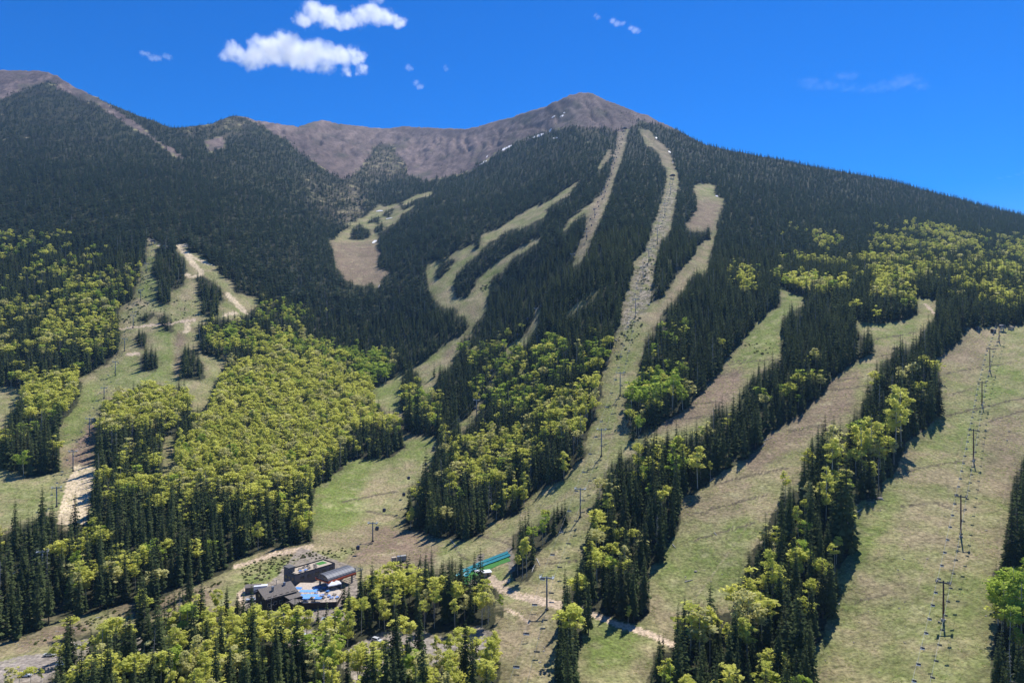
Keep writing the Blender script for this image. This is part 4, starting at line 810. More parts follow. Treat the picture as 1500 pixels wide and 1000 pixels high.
# long stone building whose flat roof is a terrace (long axis runs away to the right)
s=site(424,858,50); L_,W_,H_=24.,10.5,6.4
rt=s.root('terrace_building','long grey stone building with a flat terrace roof beside the gondola terminal','building')
m=MB(); m.box((L_/2,0,H_/2-1),(L_,W_,H_+2)); m.build('wall',M['stonewall'],rt)
m=MB(); m.box((L_/2+.6,0,H_+.06),(L_-2.4,W_-1.2,.12)); m.build('terrace_floor',M['tanwall'],rt)
m=MB(); m.box((L_-4.2,1.2,H_+.15),(5.0,W_-6.2,.06)); m.build('green_mat',M['turf'],rt)
m=MB(); 
for y in (-W_/2+.1,W_/2-.1): m.box((L_/2,y,H_+.3),(L_,.22,.6))
m.box((L_-.1,0,H_+.3),(.22,W_-.45,.6)); m.box((.1,0,H_+.3),(.22,W_-.45,.6)); m.build('parapet',M['darksteel'],rt)
m=MB(); m.box((1.6,W_/2-2.6,H_+1.3),(3.4,4.6,2.6)); m.box((1.6,W_/2-2.6,H_+2.68),(4.0,5.2,.18)); m.build('stair_head',M['stonewall'],rt)
for k in range(5):
    w=MB(); w.box((4+k*4.4,-W_/2-.03,4.3),(2.6,.1,1.5)); w.build('window',M['glass'],rt)
w=MB(); w.box((3.,-W_/2-.03,1.4),(2.6,.1,2.8)); w.build('door',M['glass'],rt)
for k in range(3):
    w=MB(); w.box((-.03,-3+k*3,4.2),(.1,1.7,1.5)); w.build('window',M['glass'],rt)
def world(s,x,y,z): a,b,_=axes(s.deg); return s.o+a*x+b*y+Zup*z
def picnic(loc,rz,mat,label,group):
    r=empty('picnic_table',loc,rz); tag(r,label,'table',group); t=MB(); t.box((0,0,.74),(1.9,.8,.07)); t.build('tabletop',mat,r)
    for q in (-1,1):
        b=MB(); b.box((0,q*.68,.44),(1.9,.28,.06)); b.build('bench',mat,r); l=MB(); l.box((q*.6,0,.37),(.08,1.3,.08)); l.box((q*.6,0,.18),(.08,.1,.36)); l.box((q*.6,.55,.2),(.08,.08,.42)); l.box((q*.6,-.55,.2),(.08,.08,.42)); l.build('leg',M['darksteel'],r)
for i,(x,y) in enumerate([(4.8,-2.6),(6.5,.5),(7.6,-3.0),(9.6,1.6),(10.6,-1.6),(12.4,2.2),(13.6,-2.6),(15.6,.6)]):
    picnic(world(s,x,y,H_+.12),random.uniform(0,3),M['blue'] if i in (0,2) else M['darksteel'],f'{nth(i)} table from the near end of the terrace roof','tables on the terrace roof')
# gondola terminal: barrel roof on columns, orange edge
s=site(472,866,52); Lb,Wb,Hb=17.,10.,5.4
rt=s.root('gondola_terminal','gondola terminal with grey barrel roof and orange edge on columns','lift station')
n=12; m=MB(); arc=[(-Wb/2*math.cos(math.pi*k/n),Hb+.9+2.7*math.sin(math.pi*k/n)) for k in range(n+1)]
for (y0,z0),(y1,z1) in zip(arc[:-1],arc[1:]):
    m.face([(0,y0,z0),(Lb,y0,z0),(Lb,y1,z1),(0,y1,z1)]); m.face([(0,y0,z0-.25),(0,y1,z1-.25),(Lb,y1,z1-.25),(Lb,y0,z0-.25)])
    m.face([(0,y0,z0),(0,y1,z1),(0,y1,z1-.25),(0,y0,z0-.25)]); m.face([(Lb,y1,z1),(Lb,y0,z0),(Lb,y0,z0-.25),(Lb,y1,z1-.25)])
m.build('barrel_roof',M['barrel'],rt)
m=MB()
for k in range(1,9): 
    x=Lb*k/9
    for (y0,z0),(y1,z1) in zip(arc[:-1],arc[1:]): m.face([(x-.06,y0,z0+.06),(x+.06,y0,z0+.06),(x+.06,y1,z1+.06),(x-.06,y1,z1+.06)])
m.build('roof_seam',M['darksteel'],rt)
m=MB()
for y in (-Wb/2-.12,Wb/2+.12): m.box((Lb/2,y,Hb+.45),(Lb+.3,.24,1.0))
m.box((-.12,0,Hb+.3),(.24,Wb,.65)); m.build('fascia',M['orange'],rt)
m=MB(); m.face([(.35,y,z-.3) for y,z in arc]); m.build('window',M['glass'],rt)
m=MB(); m.box((.3,0,Hb+1.0),(.2,Wb-.6,.25)); 
for y in (-2.4,0,2.4): m.box((.28,y,Hb+2.0),(.14,.16,1.9))
m.build('window_frame',M['steel'],rt)
for x in (1.5,Lb/2,Lb-1.5):
    for y in (-Wb/2+1.2,Wb/2-1.2):
        c=MB(); c.box((x,y,Hb/2-.6),(.7,.7,Hb+1.2)); c.build('column',M['concrete'],rt)
m=MB(); m.box((Lb/2,0,Hb+.1),(Lb-1,Wb-2.4,.3)); m.build('machine_deck',M['darksteel'],rt)
m=MB()
for y in (-2.4,2.4):
    m.box((Lb+3.4,y,Hb+.2),(7,.3,.3)); m.box((Lb+3.4,y,Hb+1.3),(7,.12,.12))
    for k in range(6): m.box((Lb+.6+k*1.2,y,Hb+.75),(.1,.1,1.1))
for k in range(4): m.box((Lb+1+k*1.9,0,Hb+.2),(.2,4.8,.2))
for y in (-2.4,2.4): m.box((Lb+5.8,y,Hb/2-.8),(.4,.4,Hb+1.6))
m.build('launch_frame',M['steel'],rt)
# dark brown lodge with a shed roof
def lodge():
    s=site(404,884,44); rt=s.root('ski_lodge','dark brown wooden lodge under a weathered grey gable roof','lodge')
    w,d,h=15.,11.5,4.7
    m=MB(); m.box((0,0,h/2-1.5),(w,d,h+3)); 
    m.face([(-w/2,-d/2,h),(-w/2,d/2,h),(-w/2,1.5,h+2.6)]); m.face([(w/2,-d/2,h),(w/2,1.5,h+2.6),(w/2,d/2,h)]); m.build('wall',M['brownwood'],rt)
    r=MB(); e=.8; zr=h+2.9; a=(-w/2-e,-d/2-e,h+.05); b=(w/2+e,-d/2-e,h+.05); c=(w/2+e,1.5,zr); dd=(-w/2-e,1.5,zr); f=(w/2+e,d/2+e,h+.6); g=(-w/2-e,d/2+e,h+.6)
    lo=lambda p:(p[0],p[1],p[2]-.3)
    r.face([a,b,c,dd]); r.face([dd,c,f,g]); r.face([lo(a),lo(dd),lo(c),lo(b)]); r.face([lo(dd),lo(g),lo(f),lo(c)])
    r.face([a,lo(a),lo(b),b]); r.face([g,f,lo(f),lo(g)]); r.face([a,dd,lo(dd),lo(a)]); r.face([dd,g,lo(g),lo(dd)]); r.face([b,lo(b),lo(c),c]); r.face([c,lo(c),lo(f),f])
    rf=r.build('roof',M['greyroof'],rt)
    for x,y in ((-2.5,-2.0),(4.2,-.2)):
        k=MB(); k.box((x,y,h+2.6),(.9,.9,1.7)); k.box((x,y,h+3.55),(1.15,1.15,.2)); k.build('chimney',M['steel'],rf)
    k=MB(); k.tube([(1,1.4,h+2.5),(1,1.4,h+5.2)],[.12,.12],6); k.build('vent_pipe',M['steel'],rf)
    for i,x in enumerate((-6,-3,0,3,6)):
        for z in (1.6,4.6):
            wd=MB(); wd.box((x,-d/2-.03,z),(1.5,.1,1.3)); wd.build('window',M['glass'],rt)
            fr=MB(); 
            for q in (-.8,.8): fr.box((x+q,-d/2-.06,z),(.12,.1,1.5))
            for q in (-.7,.7): fr.box((x,-d/2-.06,z+q),(1.5,.1,.12))
            fr.build('window_frame',M['tanwall'],rt)
    for y in (-2.5,1.5):
        wd=MB(); wd.box((-w/2-.03,y,4.4),(.1,1.5,1.3)); wd.build('window',M['glass'],rt)
    wd=MB(); wd.box((-w/2-.03,-.5,1.0),(.1,1.2,2.2)); wd.build('door',M['tanwall'],rt)
    a=MB(); a.box((w/2-2.5,-d/2-3.,1.4),(7,6,4.6)); a.build('annex',M['brownwood'],rt); a=MB(); a.box((w/2-2.5,-d/2-3.,3.8),(7.6,6.5,.25)); a.build('annex_roof',M['greyroof'],rt)
lodge()
hut('gable_porch',430,891,7,5,3.4,M['brownwood'],M['greyroof'],'low grey-roofed gable porch in front of the lodge deck','porch',-.25+1.57,.3)
hut('storage_shed',371,866,7,5,3.,M['stonewall'],M['greyroof'],'brown-grey shed behind the dark lodge','shed',.2,.12)
def box_trailer(u,v,l,w_,h,rz,mat,label,name='box_trailer',cat='trailer'):
    p=G(u,v); p.z-=.05; r=empty(name,p,rz); tag(r,label,cat); m=MB(); m.box((0,0,.55+h/2),(l,w_,h)); m.build('body',mat,r)
    m=MB(); 
    for k in range(int(l/.8)): 
        for q in (-1,1): m.box((-l/2+.5+k*.8,q*(w_/2+.02),.55+h/2),(.12,.06,h-.3))
    m.build('rib',mat,r); m=MB(); m.box((0,0,.4),(l*.95,w_*.8,.25)); m.build('chassis',M['darksteel'],r)
    d=MB(); d.box((-l/2-.03,0,.55+h/2),(.07,w_*.85,h*.88)); d.build('door',M['pale'],r)
    for x in (-l*.3,l*.3):
        for q in (-1,1): t=MB(); t.tube([(x,q*w_*.42-.12,.35),(x,q*w_*.42+.12,.35)],[.38,.38],10); t.build('wheel',M['black'],r)
box_trailer(382,866,6.5,2.6,2.7,.25,M['white'],'white box trailer parked behind the dark lodge')
# sun deck between lodge and terminal
dk=empty('sun_deck',(0,0,0)); c0=G(455,880); c0.z=BASEZ; dk.location=c0; tag(dk,'broad tan sun deck with dark front wall between lodge and terminal','deck')
def rel(u,v): p=G(u,v); return (p.x-c0.x,p.y-c0.y)
dpoly=[rel(418,880),rel(444,893),rel(493,889),rel(502,873),rel(484,858),rel(440,860)]
DZ=2.3
m=MB(); m.prism(dpoly,-2.5,DZ-.2); m.build('retaining_wall',M['brownwood'],dk)
m=MB(); m.prism([(x*1.015,y*1.015) for x,y in dpoly],DZ-.19,DZ); m.build('deck_floor',M['deck'],dk)
m=MB(); ring=[(x*1.0,y*1.0) for x,y in dpoly]
for (ax_,ay_),(bx_,by_) in list(zip(ring,ring[1:]+ring[:1]))[0:3]:
    d=Vector((bx_-ax_,by_-ay_,0)); n=int(d.length/1.8)+1
    for k in range(n+1): m.box((ax_+d.x*k/n,ay_+d.y*k/n,DZ+.5),(.1,.1,1.0))
    for z in (.55,1.0): m.box(((ax_+bx_)/2,(ay_+by_)/2,DZ+z),(d.length,.07,.07),(d.normalized(),Vector((-d.y,d.x,0)).normalized(),Zup))
m.build('railing',M['brownwood'],dk)
st=empty('deck_stairs',(0,0,0)); p=G(428,893); p.z=BASEZ-.6; st.location=p; st.rotation_euler=(0,0,math.radians(-50)); tag(st,'dark stairs leading up to the sun deck from the lot','stairs')
for k in range(10):
    m=MB(); m.box((k*.42,0,.15+k*.28),(.44,2.6,.3)); m.build('step',M['brownwood'],st)
def canopy(u,v,l,w_,mat,label,rz,name='shade_canopy',peak=False,h=2.5):
    p=G(u,v); p.z=BASEZ+DZ; r=empty(name,p,rz); tag(r,label,'canopy','canopies on the sun deck'); m=MB()
    if peak:
        for a,b in (((-1,-1),(1,-1)),((1,-1),(1,1)),((1,1),(-1,1)),((-1,1),(-1,-1))): m.face([(a[0]*l/2,a[1]*w_/2,h),(b[0]*l/2,b[1]*w_/2,h),(0,0,h+1.3)]); m.face([(a[0]*l/2,a[1]*w_/2,h-.4),(b[0]*l/2,b[1]*w_/2,h-.4),(b[0]*l/2,b[1]*w_/2,h),(a[0]*l/2,a[1]*w_/2,h)])
    else: m.box((0,0,h),(l,w_,.1),(Vector((1,0,0)),Vector((0,math.cos(.12),math.sin(.12))),Vector((0,-math.sin(.12),math.cos(.12)))))
    m.build('canopy_top',mat,r)
    for a in (-1,1):
        for b in (-1,1): q=MB(); q.box((a*l*.46,b*w_*.46,h/2-.2),(.08,.08,h-.3)); q.build('post',M['steel'],r)
for i,(u,v,l) in enumerate([(422,873,3.6),(429,873,3.2),(444,874,3.4),(452,873.5,3.4),(445,882,3.4),(453,881,3.4),(462,881,3.4)]):
    canopy(u,v+4,l,2.3,M['lightblue'],['pale blue shade nearest the lodge corner','pale blue shade second from the lodge corner','back row pale blue shade, left one','back row pale blue shade, right one','front row pale blue shade, left one','front row pale blue shade, middle one','front row pale blue shade, right one'][i]+' on the sun deck',random.uniform(-.2,.05),h=1.6)
for i,(u,v) in enumerate([(437,872),(459,875),(449,888),(466,888)]):
    canopy(u,v+2,3.4,2.2,M['lightblue'] if i%3 else M['blue'],f'{nth(i)} of the blue shades from the left amid the deck tables',random.uniform(-.3,.2),h=1.7)
canopy(486,868,4.5,4.5,M['white'],'white peaked tent at the right end of the sun deck',.5,'party_tent',True); canopy(493,866,4,4,M['white'],'smaller white peaked tent behind the right end of the deck',.5,'party_tent',True)
for i,(u,v,mt) in enumerate([(462,868,'blue'),(468,867,'blue'),(472,872,'darksteel'),(463,876,'blue'),(472,880,'blue'),(478,877,'darksteel'),(482,881,'blue'),(470,885,'darksteel'),(486,884,'blue'),(456,886,'darksteel'),(490,878,'darksteel'),(464,871,'blue'),(476,868,'blue'),(480,873,'blue'),(467,885,'blue'),(474,884,'darksteel'),(448,889,'blue'),(459,890,'darksteel'),(494,883,'blue')]):
    p=G(u,v); p.z=BASEZ+DZ; picnic(p,random.uniform(0,3),M[mt],f'{"bright blue" if mt=="blue" else "dark"} picnic table, {nth(i)} listed from the terminal side of the sun deck','picnic tables on the sun deck')
# ------------------------------------------------------------------ vehicles
def car(u,v,rz,col,label,kind='car',z=None):
    p=G(u,v); name={'car':'parked_car','suv':'parked_suv','truck':'pickup_truck'}[kind]; r=empty(name,p,rz); tag(r,label,'truck' if kind=='truck' else 'car')
    paint=mat_plain('car_paint',col,.3,.2,.03,1,.5); L_=5.4 if kind=='truck' else 4.6; W_=1.9
    prof={'car':[(-2.3,.35),(2.3,.35),(2.3,.75),(1.25,.92),(.55,1.42),(-1.0,1.45),(-1.75,1.0),(-2.3,.95)],'suv':[(-2.3,.4),(2.3,.4),(2.3,.95),(1.2,1.08),(.7,1.68),(-1.9,1.7),(-2.3,1.1)],'truck':[(-2.7,.5),(2.7,.5),(2.7,1.05),(1.4,1.15),(.85,1.8),(-.5,1.8),(-.62,1.18),(-2.7,1.15)]}[kind]
    m=MB(); n=len(prof); tz=lambda z: .5*W_-(max(0,z-1.0)*.28)
    for s in (-1,1): m.face([(x,s*tz(z),z) for x,z in (prof if s<0 else prof[::-1])])
    for (x0,z0),(x1,z1) in zip(prof,prof[1:]+prof[:1]): m.face([(x0,-tz(z0),z0),(x0,tz(z0),z0),(x1,tz(z1),z1),(x1,-tz(z1),z1)])
    m.build('body',paint,r)
    zt=prof[4][1]; zb=max(1.0,zt-.58); g=MB(); x1=prof[3][0]; x0={'car':-1.55,'suv':-2.05,'truck':-.5}[kind]
    for s in (-1,1): g.face([(x,s*(tz(z)+.015),z) for x,z in ((x0+.15,zb),(x1-.35,zb),(.62,zt-.1),(x0+.3,zt-.1))])
    g.face([(prof[3][0]-.05,-.72,prof[3][1]+.06),(prof[3][0]-.05,.72,prof[3][1]+.06),(prof[4][0]+.08,.62,zt-.05),(prof[4][0]+.08,-.62,zt-.05)])
    w=g.build('window',M['glass'],r)
    for x in (-1.4,1.45):
        for s in (-1,1):
            t=MB(); t.tube([(x,s*.95-.12,.36),(x,s*.95+.12,.36)],[.36,.36],12); t.build('wheel',M['black'],r)
    for s in (-1,1):
        k=MB(); k.box((prof[1][0]+.01,s*.65,.72),(.06,.36,.18)); k.build('headlight',M['white'],r)
SILV=(.45,.48,.52)
car(369,880,.15,(.50,.56,.64),'silver-blue pickup truck parked left of the dark lodge','truck')
car(552,939,-.5,(.62,.63,.65),'white and dark SUV parked alone on the gravel lot','suv')
car(440,932,.2,(.60,.64,.62),'pale car half hidden by aspens below the lodge','suv')
car(73,960,.2,(.60,.60,.52),'pale car on the lower left road near the tall spruce','car')
car(38,990,.1,(.70,.71,.72),'white car between young aspens on the lower left road','suv')
car(110,949,.4,(.70,.71,.72),'white car behind young aspens above the lower left road','car')
car(92,974,.3,(.7,.72,.74),'white car partly behind the tall spruce at bottom left','suv')
car(125,972,.3,(.58,.62,.66),'pale silver car just right of the tall spruce at bottom left','car')
r=empty('blue_tarp',G(226,942)); tag(r,'bright blue tarp heap in the parking lot wood','tarp')
m=MB(); m.face([(-1.6,-1,0),(1.6,-1,0),(0,-.2,1.5)]); m.face([(1.6,-1,0),(1.4,1,0),(0,-.2,1.5)]); m.face([(1.4,1,0),(-1.5,1,0),(0,-.2,1.5)]); m.face([(-1.5,1,0),(-1.6,-1,0),(0,-.2,1.5)]); m.build('sheet',M['blue'],r)
hut('service_shed',481,914,5,4,2.6,M['steel'],M['pale'],'small blue-grey shed among trees below the sun deck','shed',.2,.15)
# stores on the slope above the lodge
for u,v,l,w_,h,mt,lb in [(577,823,2.6,2.2,2.4,'tanwall','tan storage box, left one of three on the slope above the lodge'),(585,823,2.4,2.2,3.0,'steel','blue-grey storage box, middle one of three on the slope'),(591,821,2.8,2.2,2.6,'concrete','pale tan storage box, right one of three on the slope')]:
    box_trailer(u,v,l,w_,h,.35,M[mt],lb,'storage_box','storage box')
hut('ticket_hut',710,843,6,4,2.4,M['tanwall'],M['white'],'small white-roofed tan hut at the foot of the tubing lanes','hut',.3,.06)
canopy(700,842,3.5,3,M['white'],'white flat awning left of the tubing hut',.2)
bpy.data.objects[[o.name for o in COL.objects if o.get('label')=='white flat awning left of the tubing hut'][0]].location=G(700,843)
# ------------------------------------------------------------------ strips laid on the ground
def ribbon(name,px,width,mat,lift=.06,side=0,thick=.0):
    P=[G(u,v) for u,v in px]; pts=[]
    for a,b in zip(P[:-1],P[1:]):
        n=max(2,int((b-a).length/2)); pts+=[a.lerp(b,k/n) for k in range(n)]
    pts.append(P[-1]); me=MB(); rows=[]
    for i,p in enumerate(pts):
        d=(pts[min(i+1,len(pts)-1)]-pts[max(i-1,0)]); d.z=0; d.normalize(); nn=Vector((-d.y,d.x,0)); row=[]
        for k in range(5):
            q=p+nn*(width*(k/4-.5)+side); q.z=float(ground_z(q.x,q.y))+lift+(thick if k in (0,4) else 0); row.append(q)
        rows.append(row)
    for r0,r1 in zip(rows[:-1],rows[1:]):
        for k in range(4): me.face([r0[k],r0[k+1],r1[k+1],r1[k]])
    return me.build(name,mat)
lane=[(746,811),(730,817),(712,824),(696,831),(683,837),(676,844)]
tag(ribbon('tubing_lane',lane,3.4,M['teal'],.22,-2.1,.35),'lower teal tubing lane running down to the white-roofed hut','tubing lane','teal tubing lanes'); tag(ribbon('tubing_lane',lane,3.4,M['teal'],.22,2.1,.35),'upper teal tubing lane along the brown slope','tubing lane','teal tubing lanes')
tag(ribbon('turf_strip',[(746,818),(730,824),(712,832),(696,840),(684,848),(676,858)],6.5,M['turf'],.12),'bright green artificial turf strip below the tubing lanes','turf strip')
tag(ribbon('run_out_mat',[(673,852),(675,859)],3,M['blue'],.3),'blue and white mat at the run-out of the tubing lanes','mat')
# ------------------------------------------------------------------ snow
ms,nt=new_mat('old_snow'); o_=N(nt,'ShaderNodeOutputMaterial'); b_=N(nt,'ShaderNodeBsdfPrincipled'); b_.inputs['Base Color'].default_value=(.78,.76,.76,1); b_.inputs['Roughness'].default_value=.7; tcn=N(nt,'ShaderNodeTexCoord'); nn_=N(nt,'ShaderNodeTexNoise'); nn_.inputs['Scale'].default_value=.25; nt.links.new(tcn.outputs['Object'],nn_.inputs['Vector']); bpn=N(nt,'ShaderNodeBump'); bpn.inputs['Distance'].default_value=1; nt.links.new(nn_.outputs['Fac'],bpn.inputs['Height']); nt.links.new(bpn.outputs[0],b_.inputs['Normal']); nt.links.new(b_.outputs[0],o_.inputs[0])
def snow(pts,w,label):
    me=MB(); px=[]; n=14
    top=[];bot=[]
    for k in range(n+1):
        t=k/n*(len(pts)-1); i=min(int(t),len(pts)-2); f=t-i; u=pts[i][0]*(1-f)+pts[i+1][0]*f; v=pts[i][1]*(1-f)+pts[i+1][1]*f; ww=w*1.35*math.sin(math.pi*(k+.4)/(n+.8))**.5*random.uniform(.45,1)/2
        top.append(G(u,v-ww)); bot.append(G(u,v+ww))
    for q in top+bot: q.z+=.7
    for k in range(n): me.face([bot[k],bot[k+1],top[k+1],top[k]])
    tag(me.build('snow_patch',ms),label,'snow patch','snow patches left near the tree line')
for p,w_,lb in [([(734,221),(742,217),(750,213)],3.2,'long snow streak along the ridge left of the peak'),([(702,242),(708,238),(713,236)],2.6,'lower snow streak on the ridge above the bowl'),([(712,231),(715,228)],2,'small snow spot above the lower ridge streak'),([(771,208),(774,201)],3,'upright snow spot in the middle of the snowy ridge'),([(779,202),(790,199),(797,196)],3,'broken snow band between the ridge trees'),([(803,195),(808,189)],3.4,'bright snow patch at the right end of the ridge band'),([(809,203),(817,202)],2.2,'flat snow patch below the ridge band'),([(808,173),(813,170)],2,'small snow patch on the bare face left of the peak'),([(820,172),(826,169)],2.2,'small snow patch on the bare face, nearest the peak'),([(825,166),(828,165)],1.5,'tiny snow spot on the bare face just above another'),
    ([(551,310),(556,309),(561,309)],1.5,'pinkish snow patch at the head of the ravine'),([(565,321),(571,320),(575,319)],1.1,'thin snow streak among the ravine trees'),([(545,356),(549,354),(552,353)],2.8,'snow patch at the top right of the bowl meadow'),([(554,422),(556,418)],2,'tiny snow patch at the bottom of the bowl meadow'),([(960,202),(964,203)],2.2,'snow spot near the top of the right upper run'),([(979,222),(983,224)],2.2,'snow spot halfway down the right upper run'),([(985,235),(986,239)],3,'snow spot just above the middle lift station'),([(1048,287),(1052,288)],1.8,'snow speck beside the upper brown meadow')]: snow(p,w_,lb)
# ------------------------------------------------------------------ fallen logs, boulders, brush
M['paleLog']=mat_plain('bleached_log',(.46,.44,.40),.9,0,.2,3)
for i,(a,b,lb) in enumerate([((985,797),(990,803),'curved bleached log at the lower edge of the long wood strip'),((783,827),(779,838),'bleached log hanging down from the small grove by the lift'),((786,818),(791,828),'upper bleached log at the right foot of the small grove'),((1118,646),(1133,640),'long bleached log at the foot of the middle wood strip'),((1115,655),(1122,648),'short bleached log below the middle wood strip'),((1040,705),(1046,700),'bleached log at the tree foot on the brown run'),((1046,780),(1050,784),'bleached log in the bottom wood strip'),((1003,852),(1015,849),'pale log lying on the open brown run'),((1256,750),(1263,745),'pale log at the foot of the tall spruces on the right slope'),((1230,884),(1222,890),'bent pale log below the right strip of spruces'),((140,905),(152,903),'pale log on the bank above the left road'),((402,790),(420,784),'grey fallen trunks below the left wood'),((238,638),(252,632),'bleached log at the edge of the left aspen wood'),((660,790),(668,800),'pale timber in the drainage cut above the lodge')]):
    A=G(*a); B=G(*b); m=MB(); A.z+=.15; B.z+=.15; md=(A+B)/2; md.z=float(ground_z(md.x,md.y))+.2; d=(B-A); m.tube([A,md,B],[.24,.2,.1],7)
    s_=d.cross(Zup).normalized(); m.tube([md,md+s_*.9+Vector((0,0,.5))],[.07,.02],4); tag(m.build('fallen_log',M['paleLog']),lb,'log','bleached fallen logs')
M['rock']=mat_plain('pale_boulder',(.30,.26,.22),.9,0,.25,2)
def rock_proto(seed):
    bm=bmesh.new(); bmesh.ops.create_icosphere(bm,subdivisions=1,radius=.5); rd=random.Random(seed)
    for v in bm.verts: v.co*=rd.uniform(.7,1.2); v.co.z*=.62
    me=bpy.data.meshes.new('rock'); bm.to_mesh(me); bm.free(); me.materials.append(M['rock']); return bpy.data.objects.new('rock',me)
RP=[rock_proto(i) for i in range(4)]
def sprinkle(poly,n,dens=None):
    p=np.array(poly,float); out=[]; lo,hi=p.min(0),p.max(0); m=np.zeros((PH,PW),np.uint8); _fill(m,poly,1)
    while len(out)<n:
        u,v=rng.uniform(lo,hi)
        if look(m,u,v): q=G(u,v); out.append((q.x,q.y,q.z))
    return out
R=[]
for poly,n in [([(1265,725),(1300,715),(1290,750),(1268,750)],40),([(1240,730),(1260,720),(1262,760),(1248,765)],18),([(1305,690),(1330,650),(1335,665),(1315,690)],22),([(1440,620),(1500,600),(1500,700),(1450,690)],60),([(1330,560),(1500,560),(1440,990),(1200,990)],90),([(970,840),(1080,760),(1080,850),(1000,890)],30),([(905,490),(935,400),(965,370),(955,440),(930,480)],230),([(955,340),(975,290),(992,265),(980,340)],150),([(885,560),(905,480),(915,500),(900,560)],60),([(20,940),(140,905),(270,870),(240,885),(120,920),(40,955)],70),([(420,790),(459,775),(455,800),(390,812)],30),([(660,790),(690,812),(675,815)],26),([(850,330),(880,300),(890,280),(870,330)],60),([(788,930),(800,940),(805,1000),(792,1000)],45),([(740,760),(830,710),(835,735),(760,765)],25),([(170,470),(200,420),(215,400),(205,460)],40),([(1090,760),(1160,730),(1150,790)],20)]: R+=sprinkle(poly,n)
k=len(R); R=np.array(R); sc=np.exp(rng.normal(-.45,.5,k))[:,None]*rng.uniform(.8,1.2,(k,3))*np.clip(R[:,1:2]/500,.8,1.4)
tag(scatter('loose_boulders',R,rng.random(k)*6.28,sc,rng.integers(0,4,k),RP),'loose pale boulders and stones strewn on the ski runs','boulders')
M['shrub']=mat_leaf('shrub_leaves',(.09,.12,.035),(.20,.22,.07),.35,(.6,(.26,.22,.13),.7))
def shrub_proto(seed):
    rd=random.Random(seed); mb=MB()
    for i in range(170):
        d=Vector((rd.gauss(0,1),rd.gauss(0,1),abs(rd.gauss(0,.9)))).normalized()*rd.uniform(.5,1); q=Vector((d.x*.6,d.y*.6,d.z*.55)); nm=(d+Vector((rd.gauss(0,.5),rd.gauss(0,.5),rd.gauss(.3,.5)))).normalized(); a=nm.orthogonal().normalized(); b=nm.cross(a); s=.11*rd.uniform(.6,1.3); mb.face([q-a*s,q-b*s,q+a*s,q+b*s])
    return bpy.data.objects.new('shrub',mb.mesh('shrub',M['shrub']))
SP=[shrub_proto(i) for i in range(3)]
S=[]
for poly,n in [([(360,860),(350,830),(420,808),(440,820),(400,845)],170),([(430,812),(520,800),(525,815),(450,820)],70),([(20,955),(130,905),(330,850),(300,880),(200,905),(100,930)],150),([(900,500),(935,460),(945,480),(905,530)],60),([(170,465),(200,425),(215,375),(230,380),(220,440),(190,490)],80),([(690,430),(735,400),(720,425)],40),([(1090,505),(1140,500),(1130,520),(1100,520)],30),([(500,300),(530,280),(540,300),(510,340)],60),([(690,960),(730,940),(735,980),(690,1000)],60),([(200,440),(300,440),(300,470),(200,470)],50),([(930,400),(960,370),(950,430)],40)]: S+=sprinkle(poly,n)
k=len(S); S=np.array(S); sc=rng.uniform(.5,1.5,(k,1))*rng.uniform(.8,1.3,(k,3))*np.clip(S[:,1:2]/420,.9,1.8)
tag(scatter('shrubbery',S,rng.random(k)*6.28,sc,rng.integers(0,3,k),SP),'low green and brown shrubs on the banks and rough runs','shrubs')

# grass tufts that give the nearer runs their nap
M['tuft']=mat_leaf('dry_grass',(.46,.44,.16),(.85,.74,.42),.6,(.55,(.36,.46,.12),.8))
def tuft_proto(seed):
    rd=random.Random(seed); mb=MB()
    for i in range(9):
        a=rd.random()*6.28; x,y=rd.uniform(-.35,.35),rd.uniform(-.35,.35); c,s_=math.cos(a),math.sin(a); w=.13; h=rd.uniform(.12,.38)
        mb.face([(x-s_*w,y+c*w,-.05),(x+s_*w,y-c*w,-.05),(x+c*.3+rd.uniform(-.1,.1),y+s_*.3,h)])
    return bpy.data.objects.new('grass_tuft',mb.mesh('grass_tuft',M['tuft']))
TP=[tuft_proto(i) for i in range(4)]
def tufts():
    out=[]
    for y0,y1,st in [(225,330,1.25),(330,470,1.5),(470,680,2.2)]:
        x1=.8*y1; nx=int(2*x1/st); ny=int((y1-y0)/st); gx,gy=np.meshgrid(np.arange(nx),np.arange(ny)); n=gx.size
        x=-x1+(gx.ravel()+rng.random(n))*st; y=y0+(gy.ravel()+rng.random(n))*st
        k=rng.random(n)<np.clip(fbm(x/9,y/9,131,3)*2.6-.95,0,.6); x,y=x[k],y[k]; z=ground_z(x,y); u=750+F*x/y; v=500-F*z/y
        k=(u>-40)&(u<1540)&(v<1050)&(look(CLEAR,u,v)>0)&(look(NOBASE,u,v)==0); out.append(np.stack([x,y,z],1)[k])
    return np.concatenate(out)
Q=tufts(); k=len(Q); sc=rng.uniform(.45,1.1,(k,1))*rng.uniform(.8,1.3,(k,3))*np.clip(Q[:,1:2]/330,1,1.6)
tag(scatter('grass_tufts',Q,rng.random(k)*6.28,sc,rng.integers(0,4,k),TP),'short dry grass tufts over the nearer ski runs','grass'); print('tufts',k)
